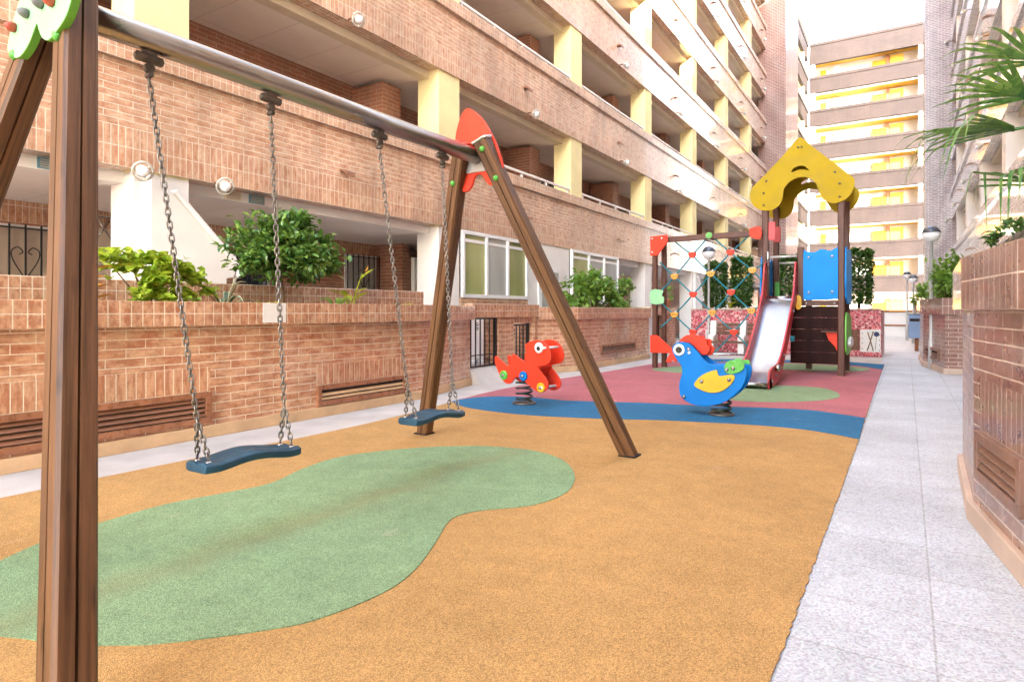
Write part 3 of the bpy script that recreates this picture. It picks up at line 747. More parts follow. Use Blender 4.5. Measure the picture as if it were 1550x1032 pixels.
def bench(x0,x1,y,label):
    r=thing('bench',label,'bench',((x0+x1)/2,y,0))
    for x in (x0+.12,x0+.86,x1-.15):
        mb=MB(); mb.prism([(-.03,0),(.42,0),(.42,.36),(.55,.86),(.26,.86),(.20,.52),(-.03,.46)],(x-.06,y,0),(0,1,0),(0,0,1),(.15,0,0)); mb.build('leg',M['whitepaint'],r,.01)
    mb=MB()
    for i in range(4): mb.box(x0-.03,x1+.03,y-.06+i*.105,y+.035+i*.105,.30,.35)
    mb.build('seat',M['slat'],r,.005)
    mb=MB()
    for i in range(3):
        z=.50+i*.105; yy=y+.33+(z-.42)*.22; mb.box(x0,x1,yy,yy+.03,z,z+.085)
    mb.build('backrest',M['slat'],r,.005); return r
bench(-4.35,-2.75,16.2,'brown slatted bench with white legs in front of the red mosaic planter')
wp=thing('wall_panel','small white panel leaning beside the bench against the red mosaic','panel',(-4.45,17.2,0))
mb=MB(); mb.box(-4.62,-4.30,17.22,17.26,.25,.60); mb.box(-4.60,-4.56,17.225,17.255,0,.2495); mb.box(-4.36,-4.32,17.225,17.255,0,.2495); mb.build('board',M['whitepaint'],wp)
mb=MB(); mb.lathe([(.03,0),(.03,.004)],(-4.47,17.219,.43),(0,-1,0),10); mb.build('dot',M['black'],wp)

# ------------------------------------------------------------------ right planters
q1=thing('brick_planter','near brown brick planter with a chamfered corner and louvred vent, right edge','planter',(.8,4,0))
frr=[(2.4,6.3),(.75,6.0),(.33,5.35),(.30,4.09),(.42,3.20),(.95,1.6),(1.0,-2)]
frr=list(reversed(frr))
# polyline must keep the court on its right-hand side -> run from near to far reversed
def rev(l): return list(reversed(l))
planter(q1, rev(frr), [(1.75,-2),(2.4,2)], 1.105,1.385,[M['rbrick'],M['rcap']],M['rskirt'])
a=Vector((.42,3.20)); b=Vector((.95,1.6)); c0=Vector((.30,4.09))
t=(a-c0).normalized(); nn=(t.y,-t.x) if t.y*(-1)>0 else (-abs(t.y),t.x)
nn=(-abs(t.y),-abs(t.x)) 
def onr(s): return (c0.x+t.x*s, c0.y+t.y*s)
vent(q1,onr(.14),onr(.86),.26,.50,M['rvent'],M['rvent'],nn); soldier_patch(q1,onr(.14),onr(.88),.501,.76,nn,M['rsoldier'])
q2=thing('brick_planter','second brown brick planter further down the path, full of bright shrubs','planter',(.8,14.5,0))
fr3=[(.95,18.4),(.40,18.2),(.26,17.2),(.285,15.1),(.57,13.28),(1.75,13.4)]
planter(q2, fr3, [(1.75,18.4)], 1.04,1.33,[M['rbrick'],M['rcap']],M['rskirt'])
t=Vector((.57-.285,13.28-15.1)).normalized(); nn2=(t.y,-t.x)
nn2=(-abs(t.y),-abs(t.x))
vent(q2,(.285+t.x*.3,15.1+t.y*.3),(.285+t.x*1.45,15.1+t.y*1.45),.20,.42,M['rvent'],M['rvent'],nn2)
q3=thing('brick_planter','third small brown planter beyond, half hidden behind the blue grey bin','planter',(.5,24,0))
planter(q3, [(1.75,31),(.30,30.8),(.28,24.5),(.5,23.5),(1.75,23.5)], [], 1.0,1.3,[M['rbrick'],M['rcap']],M['rskirt'],soil=False)

bn=thing('litter_bin','blue grey litter bin on a short post beside the second brown planter','bin',(.22,20.6,0))
mb=MB(); mb.box(.05,.40,20.45,20.8,.36,1.0); mb.build('body',M['binblue'],bn,.02)
mb=MB(); mb.box(.03,.42,20.43,20.82,1.0005,1.03); mb.build('lid',M['lampcap'],bn,.008)
mb=MB(); mb.tube([(.24,20.62,0),(.24,20.62,.37)],.05,10); mb.build('post',M['brownwood'],bn)
mb=MB(); mb.box(.08,.37,20.44,20.4485,.82,.9); mb.build('slot',M['ventdark'],bn)
lw=thing('low_wall','low white wall with brown coping across the bright plaza','wall',(-2,32,0))
mb=MB(); mb.box(-6.5,.3,32,32.3,0,1.05); mb.build('wall',M['farwhite'],lw)
mb=MB(); mb.box(-6.5,.3,31.95,32.35,1.0505,1.14); mb.box(-6.5,.3,31.97,31.999,.45,.52); mb.build('coping',M['brownwood'],lw)

# ------------------------------------------------------------------ street lamps
def street_lamp(x,y,zc,r,label,proto=[None]):
    o=thing('street_lamp',label,'street lamp',(x,y,0),'globe lamps along the court')
    mb=MB(); mb.sphere((x,y,zc),r,0,20,-85,12); mb.build('globe',M['globe'],o)
    mb=MB(); mb.sphere((x,y,zc+.002),r*1.03,0,20,12,89); mb.lathe([(r*1.04,0),(r*1.06,.01),(r*1.04,.02)],(x,y,zc+r*.19),(0,0,1),20); mb.build('cap',M['lampcap'],o)
    mb=MB(); mb.lathe([(.055,0),(.05,.5),(.035,.6),(.03,zc-r*.96),(.05,zc-r*.96+.01),(.05,zc-r*.92)],(x,y,0),(0,0,1),12); mb.build('post',M['poleg'],o)
    mb=MB(); mb.tube([(x,y,zc-r*.9),(x,y,zc)],.02,8); mb.build('lamp_holder',M['poleg'],o)
    return o
street_lamp(-4.5,17.1,2.66,.175,'globe lamp with dark cap seen through the rope net')
street_lamp(.40,14.35,2.56,.155,'globe lamp with dark cap standing in the second brown planter')
street_lamp(.20,25.5,2.20,.14,'smaller globe lamp above the third planter, right of the yellow awnings')
street_lamp(.02,28.0,2.45,.14,'dark capped globe lamp farthest down the path')

# ------------------------------------------------------------------ swing set
XB,ZT=-2.71,2.25
Y0,Y1=1.13,3.76
sw=thing('swing_set','wooden A-frame swing set with a steel top tube and coloured end plates','swing set',(XB,2.4,0))
mb=MB(); mb.tube([(XB,Y0-.05,ZT),(XB,Y1+.05,ZT)],.056,20); mb.build('top_tube',M['tubesteel'],sw)
LEGS=[]
def leg(foot, top, yaw=0, name='leg'):
    f=Vector(foot); tp=Vector(top); ax=(tp-f); L=ax.length; z=ax.normalized()
    x=Vector((0,1,0)); x=(x-z*x.dot(z)).normalized(); y=z.cross(x)
    if yaw: x,y=(x*math.cos(yaw)+y*math.sin(yaw)),(y*math.cos(yaw)-x*math.sin(yaw))
    h=.055; c=.011; g=.004; gd=.016
    prof=[]
    # square with chamfered corners and a sawn groove down the middle of each face
    base=[(h-c,-h),(h,-h+c),(h,-g),(h-gd,-g*.3),(h-gd,g*.3),(h,g),(h,h-c)]
    for k in range(4):
        ca,sa=[(1,0),(0,1),(-1,0),(0,-1)][k]
        prof+=[(a*ca-b*sa,a*sa+b*ca) for a,b in base]
    mb=MB(); mb.prism(prof,f,x,y,z*L)
    ob=mb.build(name,M['post'],sw); LEGS.append((f,tp,x,y,z,h)); return ob
feet=[((-1.825,.755,0),(XB+.062,Y0,ZT+.10)),((-3.66,.70,0),(XB-.085,Y0,ZT+.10)),((-1.775,4.50,0),(XB+.085,Y1,ZT+.10)),((-3.65,4.335,0),(XB-.085,Y1,ZT+.10))]
for f,tp in feet:
    l=leg(f,tp)
    mb=MB(); mb.box(f[0]-.066,f[0]+.066,f[1]-.066,f[1]+.066,.0065,.018); mb.build('ground_plate',M['groove'],l)
# end plates
redp=[(-.106,2.633),(-.05,2.61),(.02,2.55),(.058,2.506),(.13,2.39),(.176,2.293),(.21,2.2),(.216,2.13),(.17,2.06),(.11,2.03),(.07,2.06),(.04,2.105),(.0,2.125),(-.035,2.10),(-.06,2.04),(-.10,2.005),(-.15,2.01),(-.18,2.07),(-.19,2.16),(-.2,2.3),(-.215,2.42),(-.19,2.52),(-.15,2.60)]
grnp=[(-.232,2.125),(-.178,2.214),(-.108,2.296),(-.06,2.40),(0.03,2.56),(.1,2.60),(.2,2.5),(.27,2.36),(.31,2.22),(.291,2.166),(.252,2.119),(.193,2.088),(.117,2.066),(.064,2.088),(.037,2.125),(.021,2.146),(-.029,2.099),(-.08,2.07),(-.131,2.058),(-.19,2.072),(-.225,2.10)]
mb=MB(); mb.prism(smooth_poly(redp,3),(XB,Y1+.075,0),(1,0,0),(0,0,1),(0,.025,0)); mb.build('end_plate',M['red'],sw,.006)['label']='red shield shaped end plate'
mb=MB(); mb.prism(smooth_poly(grnp,3),(XB,Y0-.085,0),(1,0,0),(0,0,1),(0,-.03,0),0,1)
gp=mb.build('end_plate',[M['lightgreen'],M['edgegreen']],sw,.005); gp['label']='pale green end plate with climbing grips'
for dx,dz,mt in ((-.16,2.175,'hold_red'),(-.05,2.20,'hold_grey'),(.07,2.205,'hold_grey'),(.155,2.19,'hold_red'),(.2,2.34,'hold_grey'),(.05,2.4,'hold_red')):
    mb=MB(); mb.lathe([(.017,0),(.02,.008),(.015,.024),(.004,.035)],(XB+dx,Y0-.115,dz),(.1,-1,.1),12); mb.build('grip',M[mt],gp)
# steel node plates and green bolt caps on the legs
for yy,s in ((Y1,-1),(Y0,1)):
    mb=MB(); mb.box(XB-.10,XB+.10,yy-s*.070,yy-s*.060,ZT-.115,ZT+.03); mb.build('node_plate',M['nodegrey'],sw,.003)
for f,tp,x,y,z,h in LEGS:
    mb=MB(); hh=h+.006
    mb.prism([(-hh,-hh),(hh,-hh),(hh,hh),(-hh,hh)],tp-z*.012,x,y,z*.022); mb.build('leg_cap',M['steel'],sw,.006)
    for dz in (.07,.30):
        c=tp-z*dz-x*(h-.002); mb=MB(); mb.lathe([(.022,0),(.021,.008),(.014,.018),(.005,.022)],c,-x,12); mb.build('bolt_cap',M['bgreen'],sw)
hang=[1.43,2.03,2.80,3.41]
for y in hang:
    mb=MB(); mb.box(XB-.014,XB+.014,y-.03,y+.03,ZT-.10,ZT-.045); h=mb.build('hanger',M['fitting'],sw,.004)
    mb=MB()
    mb.lathe([(.010,-.06),(.020,-.052),(.020,.052),(.010,.06)],(XB,y,ZT-.085),(0,1,0),10)
    mb.build('side_bolt',M['fitting'],h)
    mb=MB(); mb.lathe([(.022,-.012),(.022,.012)],(XB,y,ZT-.125),(1,0,0),14); mb.lathe([(.012,-.02),(.012,.02)],(XB,y,ZT-.155),(1,0,0),10); mb.build('bearing',M['fitting'],h,.003)

def chain(mb,p0,p1,pitch=.0285,r=.0042):
    a=Vector(p0); b=Vector(p1); d=b-a; L=d.length; d.normalize(); n=max(1,round(L/pitch)); st=d*(L/n)
    u=d.orthogonal().normalized(); w=d.cross(u)
    for i in range(n):
        c=a+st*(i+.5); s=u if i%2 else w
        hl=L/n*.5+r*1.1; hw=.0095
        mb.tube([c+d*(hl*y)+s*(hw*x) for x,y in ((.55,-1),(1,-.55),(1,.55),(.55,1),(-.55,1),(-1,.55),(-1,-.55),(-.55,-1))],r,4,0,False,True)
def swing(yc, seatL, zs, ya, yb, label, tilt):
    r=thing('swing',label,'swing',(XB,yc,zs))
    mb=MB(); n=24; W=.095; rows=[]
    def zt(t): return .017*math.cos(t*math.pi*2*1.0)*1+ .012*abs(t*2)**2+tilt*t
    T=.034
    for i in range(n+1):
        t=i/n-.5; y=yc+t*seatL; z=zs+zt(t); w=W*(1-.18*max(0,abs(t)*2-.72)/.28)
        rows.append(mb.pts([(XB-w,y,z-.006),(XB-w*.72,y,z+.006),(XB-.012,y,z+.001),(XB,y,z-.008),(XB+.012,y,z+.001),(XB+w*.72,y,z+.006),(XB+w,y,z-.006),(XB+w,y,z-T),(XB+w*.8,y,z-T-.008),(XB-w*.8,y,z-T-.008),(XB-w,y,z-T)]))
    for p,q in zip(rows,rows[1:]):
        m=len(p)
        for k in range(m): mb.face([p[k],p[(k+1)%m],q[(k+1)%m],q[k]],0,(0,0),None,True)
    mb.face(list(reversed(rows[0]))); mb.face(rows[-1])
    s=mb.build('seat',M['seat'],r,.004)
    mb=MB()
    for sg in (-1,1):
        for x in (-.045,.045): mb.lathe([(.016,0),(.014,.006),(.006,.012)],(XB+x,yc+sg*(seatL/2-.035),zs+zt(sg*.43)+.001),(0,0,1),10)
    mb.build('chain_anchor',M['steel'],s)
    for sg,yt in ((-1,ya),(1,yb)):
        ye=yc+sg*(seatL/2-.035); zj=zs+.20; k=(zj-zs)/(ZT-.17-zs); yj=ye+(yt-ye)*k
        mb=MB(); chain(mb,(XB,yt,ZT-.17),(XB,yj,zj))
        for x in (-.045,.045): chain(mb,(XB,yj,zj),(XB+x,ye,zs+zt(sg*.43)+.015))
        mb.build('chain',M['chain'],r)
    return r
swing(1.895,.52,.415,1.43,2.03,'near blue rubber swing seat hanging on chains over the orange floor',-.012)
swing(3.31,.52,.41,2.80,3.41,'far blue rubber swing seat hanging in front of the far left leg',-.012)

# ------------------------------------------------------------------ spring riders
def coil(mb, p, r0, h, turns, rw):
    pts=[]; N=int(turns*18)
    for i in range(N+1):
        a=i/18*2*math.pi; z=h*i/N; rr=r0
        pts.append((p[0]+rr*math.cos(a),p[1]+rr*math.sin(a),p[2]+z))
    mb.tube(pts,rw,6)
def local_prism(poly, base, d, n, o0, o1):
    mb=MB(); p=Vector((base[0],base[1],0))+Vector(n)*o0
    mb.prism(poly,p,d,(0,0,1),Vector(n)*(o1-o0)); return mb
DB=(-3.82,6.35); dd=(0.98713,-0.15991,0); dn=(.15991,.98713,0)
dino=[(-.359,.548),(-.342,.562),(-.320,.556),(-.234,.501),(-.170,.463),(-.148,.457),(-.110,.466),(-.094,.49),(-.084,.565),(-.076,.592),(-.058,.600),(.027,.559),(.095,.522),(.120,.515),(.132,.54),(.136,.60),(.123,.69),(.126,.718),(.182,.750),(.277,.771),(.379,.759),(.452,.702),(.493,.625),(.488,.546),(.434,.500),(.345,.482),(.318,.474),(.318,.450),(.36,.41),(.425,.342),(.455,.272),(.428,.215),(.36,.186),(.286,.194),(.201,.238),(.124,.284),(.047,.323),(-.002,.334),(-.040,.318),(-.075,.275),(-.100,.254),(-.152,.244),(-.214,.266),(-.265,.323),(-.321,.412),(-.352,.48)]
rd=thing('spring_rider','red dinosaur shaped spring rider with round coloured discs and white eyes','spring rider',(DB[0],DB[1],0))
P_d=smooth_poly(dino,3)
for o in (-.13,.105):
    local_prism(P_d,DB,dd,dn,o,o+.025).build('side_panel',M['red'],rd,.006)
def LP(base,d,n,u,o,z): return (base[0]+d[0]*u+n[0]*o, base[1]+d[1]*u+n[1]*o, z)
for u,z,mt in ((-.199,.343,'bgreen'),(.105,.352,'rblue'),(.364,.24,'yel')):
    mb=MB(); mb.lathe([(.056,0),(.056,.016),(.046,.026)],LP(DB,dd,dn,u,-.131,z),(-dn[0],-dn[1],0),18); k=mb.build('disc',M[mt],rd)
    mb=MB(); mb.lathe([(.022,.0265),(.02,.036),(.008,.042)],LP(DB,dd,dn,u,-.131,z),(-dn[0],-dn[1],0),10); mb.build('bolt',M['bolt'],k)
for sgn,o in ((-1,-.131),(1,.131)):
    mb=MB(); mb.lathe([(.062,0),(.060,.012),(.05,.018)],LP(DB,dd,dn,.333,o,.687),(sgn*dn[0],sgn*dn[1],0),18); e=mb.build('eye',M['whitepl'],rd)
    mb=MB(); mb.lathe([(.026,.0185),(.02,.026)],LP(DB,dd,dn,.333,o,.68),(sgn*dn[0],sgn*dn[1],0),12); mb.build('pupil',M['black'],e)
mb=MB(); mb.tube([LP(DB,dd,dn,.42,-.16,.69),LP(DB,dd,dn,.42,.16,.69)],.015,10); mb.build('handlebar',M['whitepl'],rd)
mb=MB(); mb.tube([LP(DB,dd,dn,.39,-.16,.245),LP(DB,dd,dn,.39,.16,.245)],.015,10); mb.build('foot_bar',M['whitepl'],rd)
mb=MB(); q=[LP(DB,dd,dn,u,-.104,0)[:2] for u in (-.12,.12)]+[LP(DB,dd,dn,u,.104,0)[:2] for u in (.12,-.12)]
mb.poly_z(q,.335,.365); mb.build('saddle',M['black'],rd,.006)
mb=MB(); q=[LP(DB,dd,dn,u,-.104,0)[:2] for u in (.12,.33)]+[LP(DB,dd,dn,u,.104,0)[:2] for u in (.33,.12)]
mb.prism([(.20,.30),(.34,.47),(.32,.48),(.18,.31)],LP(DB,dd,dn,0,-.104,0),dd,(0,0,1),Vector(dn)*.208); mb.build('front_board',M['red'],rd)
mb=MB(); coil(mb,(DB[0],DB[1],.03),.095,.29,4.6,.012); mb.build('spring',M['spring'],rd)
mb=MB(); mb.lathe([(.14,0.01),(.14,.028),(.06,.034)],(DB[0],DB[1],0),(0,0,1),20); mb.build('base_plate',M['fitting'],rd)
mb=MB(); mb.lathe([(.11,.32),(.11,.334)],(DB[0],DB[1],0),(0,0,1),16); mb.build('top_plate',M['fitting'],rd)

CB=(-1.65,6.77); cd=(1.0,0.0,0); cn=(0.0,1.0,0)
chick=[(-0.491,0.681),(-0.478,0.731),(-0.434,0.764),(-0.366,0.771),(-0.298,0.749),(-0.225,0.678),(-0.152,0.595),(-0.081,0.548),(0.013,0.545),(0.106,0.553),(0.197,0.545),(0.253,0.542),(0.276,0.519),(0.281,0.473),(0.253,0.366),(0.197,0.28),(0.117,0.204),(0.048,0.157),(-0.057,0.117),(-0.176,0.104),(-0.273,0.114),(-0.347,0.145),(-0.397,0.191),(-0.415,0.264),(-0.409,0.35),(-0.382,0.438),(-0.39,0.512),(-0.434,0.572),(-0.466,0.62)]
wing=[(-0.249,0.329),(-0.213,0.386),(-0.152,0.438),(-0.081,0.472),(-0.028,0.489),(-0.013,0.482),(-0.004,0.452),(0.013,0.429),(0.06,0.438),(0.129,0.451),(0.163,0.437),(0.157,0.396),(0.111,0.334),(0.048,0.282),(-0.022,0.256),(-0.105,0.254),(-0.176,0.273),(-0.231,0.3)]
tail=[(0.06,0.509),(0.071,0.557),(0.117,0.595),(0.161,0.596),(0.186,0.579),(0.208,0.589),(0.236,0.588),(0.259,0.56),(0.255,0.524),(0.231,0.494),(0.174,0.467),(0.117,0.458),(0.071,0.474)]
comb=[(-0.459,0.751),(-0.408,0.816),(-0.358,0.842),(-0.295,0.849),(-0.233,0.838),(-0.209,0.808),(-0.178,0.814),(-0.148,0.797),(-0.15,0.754),(-0.118,0.718),(-0.124,0.675),(-0.148,0.643),(-0.197,0.635),(-0.246,0.683),(-0.308,0.743),(-0.383,0.772)]
beak=[(-0.51,0.712),(-0.548,0.641),(-0.587,0.57),(-0.594,0.544),(-0.548,0.536),(-0.522,0.566),(-0.503,0.548),(-0.478,0.556),(-0.459,0.626)]
ck=thing('spring_rider','blue hen shaped spring rider with yellow wing, red comb and green tail','spring rider',(CB[0],CB[1],0))
P_c=smooth_poly(chick,3)
for o in (-.12,.12): local_prism(P_c,CB,cd,cn,o,o+.025).build('side_panel',M['rblue'],ck,.006)
local_prism(smooth_poly(comb,3),CB,cd,cn,-.012,.012).build('comb',M['red'],ck,.005)
local_prism(smooth_poly([(a+.03,b-.01) for a,b in comb],3),CB,cd,cn,.06,.08).build('comb',M['red'],ck,.005)
local_prism(smooth_poly(beak,3),CB,cd,cn,-.015,.015).build('beak',M['red'],ck,.005)
for sgn,o in ((-1,-.1205),(1,.1455)):
    local_prism(smooth_poly(wing,3),CB,cd,cn,o,o+sgn*.016).build('wing',M['yel'],ck,.005)
    local_prism(smooth_poly(tail,3),CB,cd,cn,o,o+sgn*.02).build('tail',M['bgreen'],ck,.005)
    ax=(sgn*cn[0],sgn*cn[1],0)
    mb=MB(); mb.lathe([(.064,0),(.062,.010),(.054,.016)],LP(CB,cd,cn,-.412,o,.686),ax,20); e=mb.build('eye',M['whitepl'],ck)
    mb=MB(); mb.lathe([(.036,.0165),(.032,.022)],LP(CB,cd,cn,-.412,o,.686),ax,14); mb.build('pupil',M['black'],e)
    for u,z,ex in ((-.31,.697,0),(-.17,.365,.0165),(.111,.397,.0165),(-.362,.187,0),(.088,.501,.021),(.151,.518,.021)):
        mb=MB(); mb.lathe([(.021,ex),(.019,ex+.010),(.008,ex+.017)],LP(CB,cd,cn,u,o,z),ax,10); mb.build('bolt',M['bolt'],ck)
mb=MB(); mb.tube([LP(CB,cd,cn,-.30,-.145,.66),LP(CB,cd,cn,-.30,.17,.66)],.014,10); mb.build('handlebar',M['whitepl'],ck)
q=[LP(CB,cd,cn,u,-.094,0)[:2] for u in (-.14,.15)]+[LP(CB,cd,cn,u,.119,0)[:2] for u in (.15,-.14)]
mb=MB(); mb.poly_z(q,.50,.535); mb.build('saddle',M['rblue'],ck,.008)
mb=MB(); coil(mb,(CB[0]+.0,CB[1],.03),.095,.20,3.6,.013); mb.build('spring',M['spring'],ck)
mb=MB(); mb.lathe([(.13,.01),(.13,.028),(.06,.034)],(CB[0],CB[1],0),(0,0,1),20); mb.build('base_plate',M['fitting'],ck)
mb=MB(); mb.lathe([(.11,.225),(.11,.24)],(CB[0],CB[1],0),(0,0,1),16); mb.build('top_plate',M['fitting'],ck)
for s in (-1,1):
    mb=MB(); q=[LP(CB,cd,cn,u,s*.09,0)[:2] for u in (-.11,.11)]+[LP(CB,cd,cn,u,s*.04,0)[:2] for u in (.11,-.11)]
    mb.poly_z(q,.23,.27); mb.build('bracket',M['fitting'],ck)

# ------------------------------------------------------------------ play tower with slide and rope net
TX0,TX1,TY0,TY1=-2.13,-.93,11.92,13.0
tw=thing('play_tower','wooden play tower with mustard arched roof, steel slide, blue panel and rope net','play structure',(-1.6,12.4,0))
def tpost(x,y,z,h=.052,z0=0):
    mb=MB(); c=.014; pr=[(h-c,-h),(h,-h+c),(h,h-c),(h-c,h),(-h+c,h),(-h,h-c),(-h,-h+c),(-h+c,-h)]
    mb.prism(pr,(x,y,z0),(1,0,0),(0,1,0),(0,0,z)); return mb.build('post',M['towerwood'],tw)
for x,y in ((TX0,TY0),(TX1,TY0),(TX0,TY1),(TX1,TY1)): tpost(x,y,3.1)
tpost(-1.555,TY0,1.02,z0=1.19); tpost(-1.555,TY1,2.21)
tpost(-4.13,11.79,2.53,.046); tpost(-4.035,12.05,2.53,.046)
roof=[(-1.552,4.102),(-1.52,4.085),(-1.35,3.905),(-1.145,3.705),(-.974,3.542),(-.836,3.405),(-.738,3.308),(-.728,3.235),(-.734,3.171),(-.776,3.056),(-.867,2.961),(-.989,2.918),(-1.098,2.934),(-1.192,3.009),(-1.255,3.121),(-1.279,3.193),(-1.311,3.284),(-1.382,3.363),(-1.479,3.405),(-1.593,3.413),(-1.708,3.363),(-1.791,3.282),(-1.825,3.214),(-1.833,3.106),(-1.875,2.984),(-1.959,2.91),(-2.062,2.882),(-2.182,2.898),(-2.304,2.967),(-2.371,3.084),(-2.383,3.196),(-2.348,3.304),(-2.278,3.38),(-2.13,3.519),(-1.959,3.69),(-1.791,3.867),(-1.60,4.085)]
slot=[(-1.697,3.514),(-1.685,3.55),(-1.659,3.581),(-1.585,3.613),(-1.495,3.602),(-1.431,3.545),(-1.415,3.515),(-1.479,3.533),(-1.56,3.546),(-1.626,3.533)]
def roof_panel(y0,y1):
    P=smooth_poly(roof,2); S=smooth_poly(slot,2)
    if y0>12.5: P=[(a-.0,b) for a,b in P]
    # slit joins the smile slot to the outer outline so the plate is one polygon with a real hole
    ib=max(range(len(P)), key=lambda i:P[i][1]); is_=max(range(len(S)), key=lambda i:S[i][1])
    A=sum(P[i][0]*P[(i+1)%len(P)][1]-P[(i+1)%len(P)][0]*P[i][1] for i in range(len(P)))
    B=sum(S[i][0]*S[(i+1)%len(S)][1]-S[(i+1)%len(S)][0]*S[i][1] for i in range(len(S)))
    if A*B>0: S=list(reversed(S)); is_=max(range(len(S)), key=lambda i:S[i][1])
    eps=.0004
    outer=P[ib:]+P[:ib]; inner=S[is_:]+S[:is_]
    loop=[(outer[0][0]+ (eps if A<0 else -eps),outer[0][1])]+outer[1:]+[(outer[0][0]-(eps if A<0 else -eps),outer[0][1]-eps)]+[(inner[0][0]-(eps if A<0 else -eps),inner[0][1])]+inner[1:]+[(inner[0][0]+(eps if A<0 else -eps),inner[0][1]+eps)]
    mb=MB(); mb.prism(loop,(0,y0,0),(1,0,0),(0,0,1),(0,y1-y0,0)); return mb.build('roof_panel',M['roofyel'],tw)
f1=roof_panel(TY0-.085,TY0-.058); f2=roof_panel(TY1+.058,TY1+.085)
for u,z in ((-1.588,3.935),(-1.531,3.934),(-2.105,3.407),(-2.15,3.197),(-2.15,2.983),(-1.02,3.439),(-.948,3.24),(-.951,3.018)):
    mb=MB(); mb.lathe([(.019,0),(.017,.008),(.006,.013)],(u,TY0-.0855,z),(0,-1,0),10); mb.build('bolt',M['fitting'],f1)
for xa,za,xb,zb in ((-1.575,4.03,-2.27,3.36),(-1.525,4.03,-.80,3.345)):
    L_=math.hypot(xb-xa,zb-za); nx,nz=(zb-za)/L_,-(xb-xa)/L_
    if nz>0: nx,nz=-nx,-nz
    mb=MB(); mb.prism([(xa,za),(xb,zb),(xb+nx*.025,zb+nz*.025),(xa+nx*.025,za+nz*.025)],(0,TY0-.0575,0),(1,0,0),(0,0,1),(0,TY1-TY0+.115,0)); mb.build('roof_board',M['roofyel'],tw)
for x,z in ((-2.1,3.3),(-1.0,3.32)):
    mb=MB(); mb.tube([(x,TY0-.058,z),(x,TY1+.058,z)],.03,8); mb.build('tie_rod',M['towerwood'],tw)
mb=MB(); mb.box(TX0-.04,TX1+.04,TY0+.055,TY1-.055,1.22,1.27); mb.build('deck',M['board'],tw)
mb=MB()
for i in range(5): mb.box(-1.72,TX1-.053,TY0-.02,TY0+.03,.20+i*.198,.394+i*.198)
mb.build('front_boards',M['board'],tw,.004)
mb=MB(); mb.box(-1.50,TX1-.053,TY0-.045,TY0+.045,1.192,1.285); mb.build('beam',M['towerwood'],tw,.006)
for x in (-1.46,TX1-.1):
    mb=MB(); mb.lathe([(.02,0),(.018,.01),(.006,.016)],(x,TY0-.046,1.235),(0,-1,0),10); mb.build('bolt',M['bolt'],tw)
# blue guard panel with wavy top
wave=[(-1.505,1.36),(-1.505,2.10),(-1.46,2.125),(-1.40,2.112),(-1.35,2.105),(-1.30,2.12),(-1.24,2.15),(-1.18,2.148),(-1.12,2.125),(-1.07,2.125),(-1.03,2.15),(-.99,2.16),(-.975,2.12),(-.975,1.36),(-.985,1.315),(-1.03,1.297),(-1.45,1.292),(-1.49,1.31)]
mb=MB(); mb.prism(smooth_poly(wave,3),(0,TY0-.085,0),(1,0,0),(0,0,1),(0,.03,0)); bp=mb.build('guard_panel',M['tblue'],tw,.006)
for x,z in ((-1.42,2.02),(-1.06,2.03),(-1.42,1.42),(-1.06,1.43)):
    mb=MB(); mb.lathe([(.024,0),(.022,.012),(.008,.02)],(x,TY0-.0855,z),(0,-1,0),12); mb.build('bolt',M['bolt'],bp)
# right side panels
mb=MB(); mb.prism(smooth_poly([(TY0+.0,1.32),(TY0+.0,2.15),(TY0+.3,2.10),(TY0+.6,2.18),(TY1-.0,2.12),(TY1,1.32)],3),(TX1+.056,0,0),(0,1,0),(0,0,1),(.025,0,0)); mb.build('guard_panel',M['tblue'],tw,.004)
mb=MB(); mb.prism(smooth_poly([(TY0-.02,.42),(TY0-.02,1.0),(TY0+.25,1.08),(TY1-.2,1.02),(TY1,.9),(TY1,.45),(TY0+.5,.36)],3),(TX1+.056,0,0),(0,1,0),(0,0,1),(.025,0,0)); mb.build('side_panel',M['edgegreen'],tw,.004)
mb=MB(); mb.prism(smooth_poly([(TY0+.2,.5),(TY0+.2,.62),(TY0+.5,.66),(TY1-.3,.6),(TY1-.3,.5)],3),(TX1+.0815,0,0),(0,1,0),(0,0,1),(.05,0,0)); mb.build('play_knob',M['whitepl'],tw,.01)
mb=MB(); mb.prism([(-1.16,.74),(TX1-.055,.74),(TX1-.055,.42),(-1.02,.50),(-1.12,.62)],(0,TY0-.075,0),(1,0,0),(0,0,1),(0,.022,0)); mb.build('corner_plate',M['red'],tw,.004)
mb=MB(); mb.box(-1.22,TX1-.055,TY0-.16,TY0+.0,.745,.765); mb.build('shelf',M['towerwood'],tw)
# hand bars over the slide
for y,z in ((TY0,2.06),(TY1,2.02)):
    mb=MB(); mb.tube([(TX0+.05,y,z),(-1.605,y,z)],.02,10); mb.build('hand_bar',M['poleg'],tw)
mb=MB(); mb.tube([(TX0+.05,TY0-.08,2.16),(TX0+.05,TY0-.08,1.9)],.03,8); mb.build('bar_clamp',M['steel'],tw)
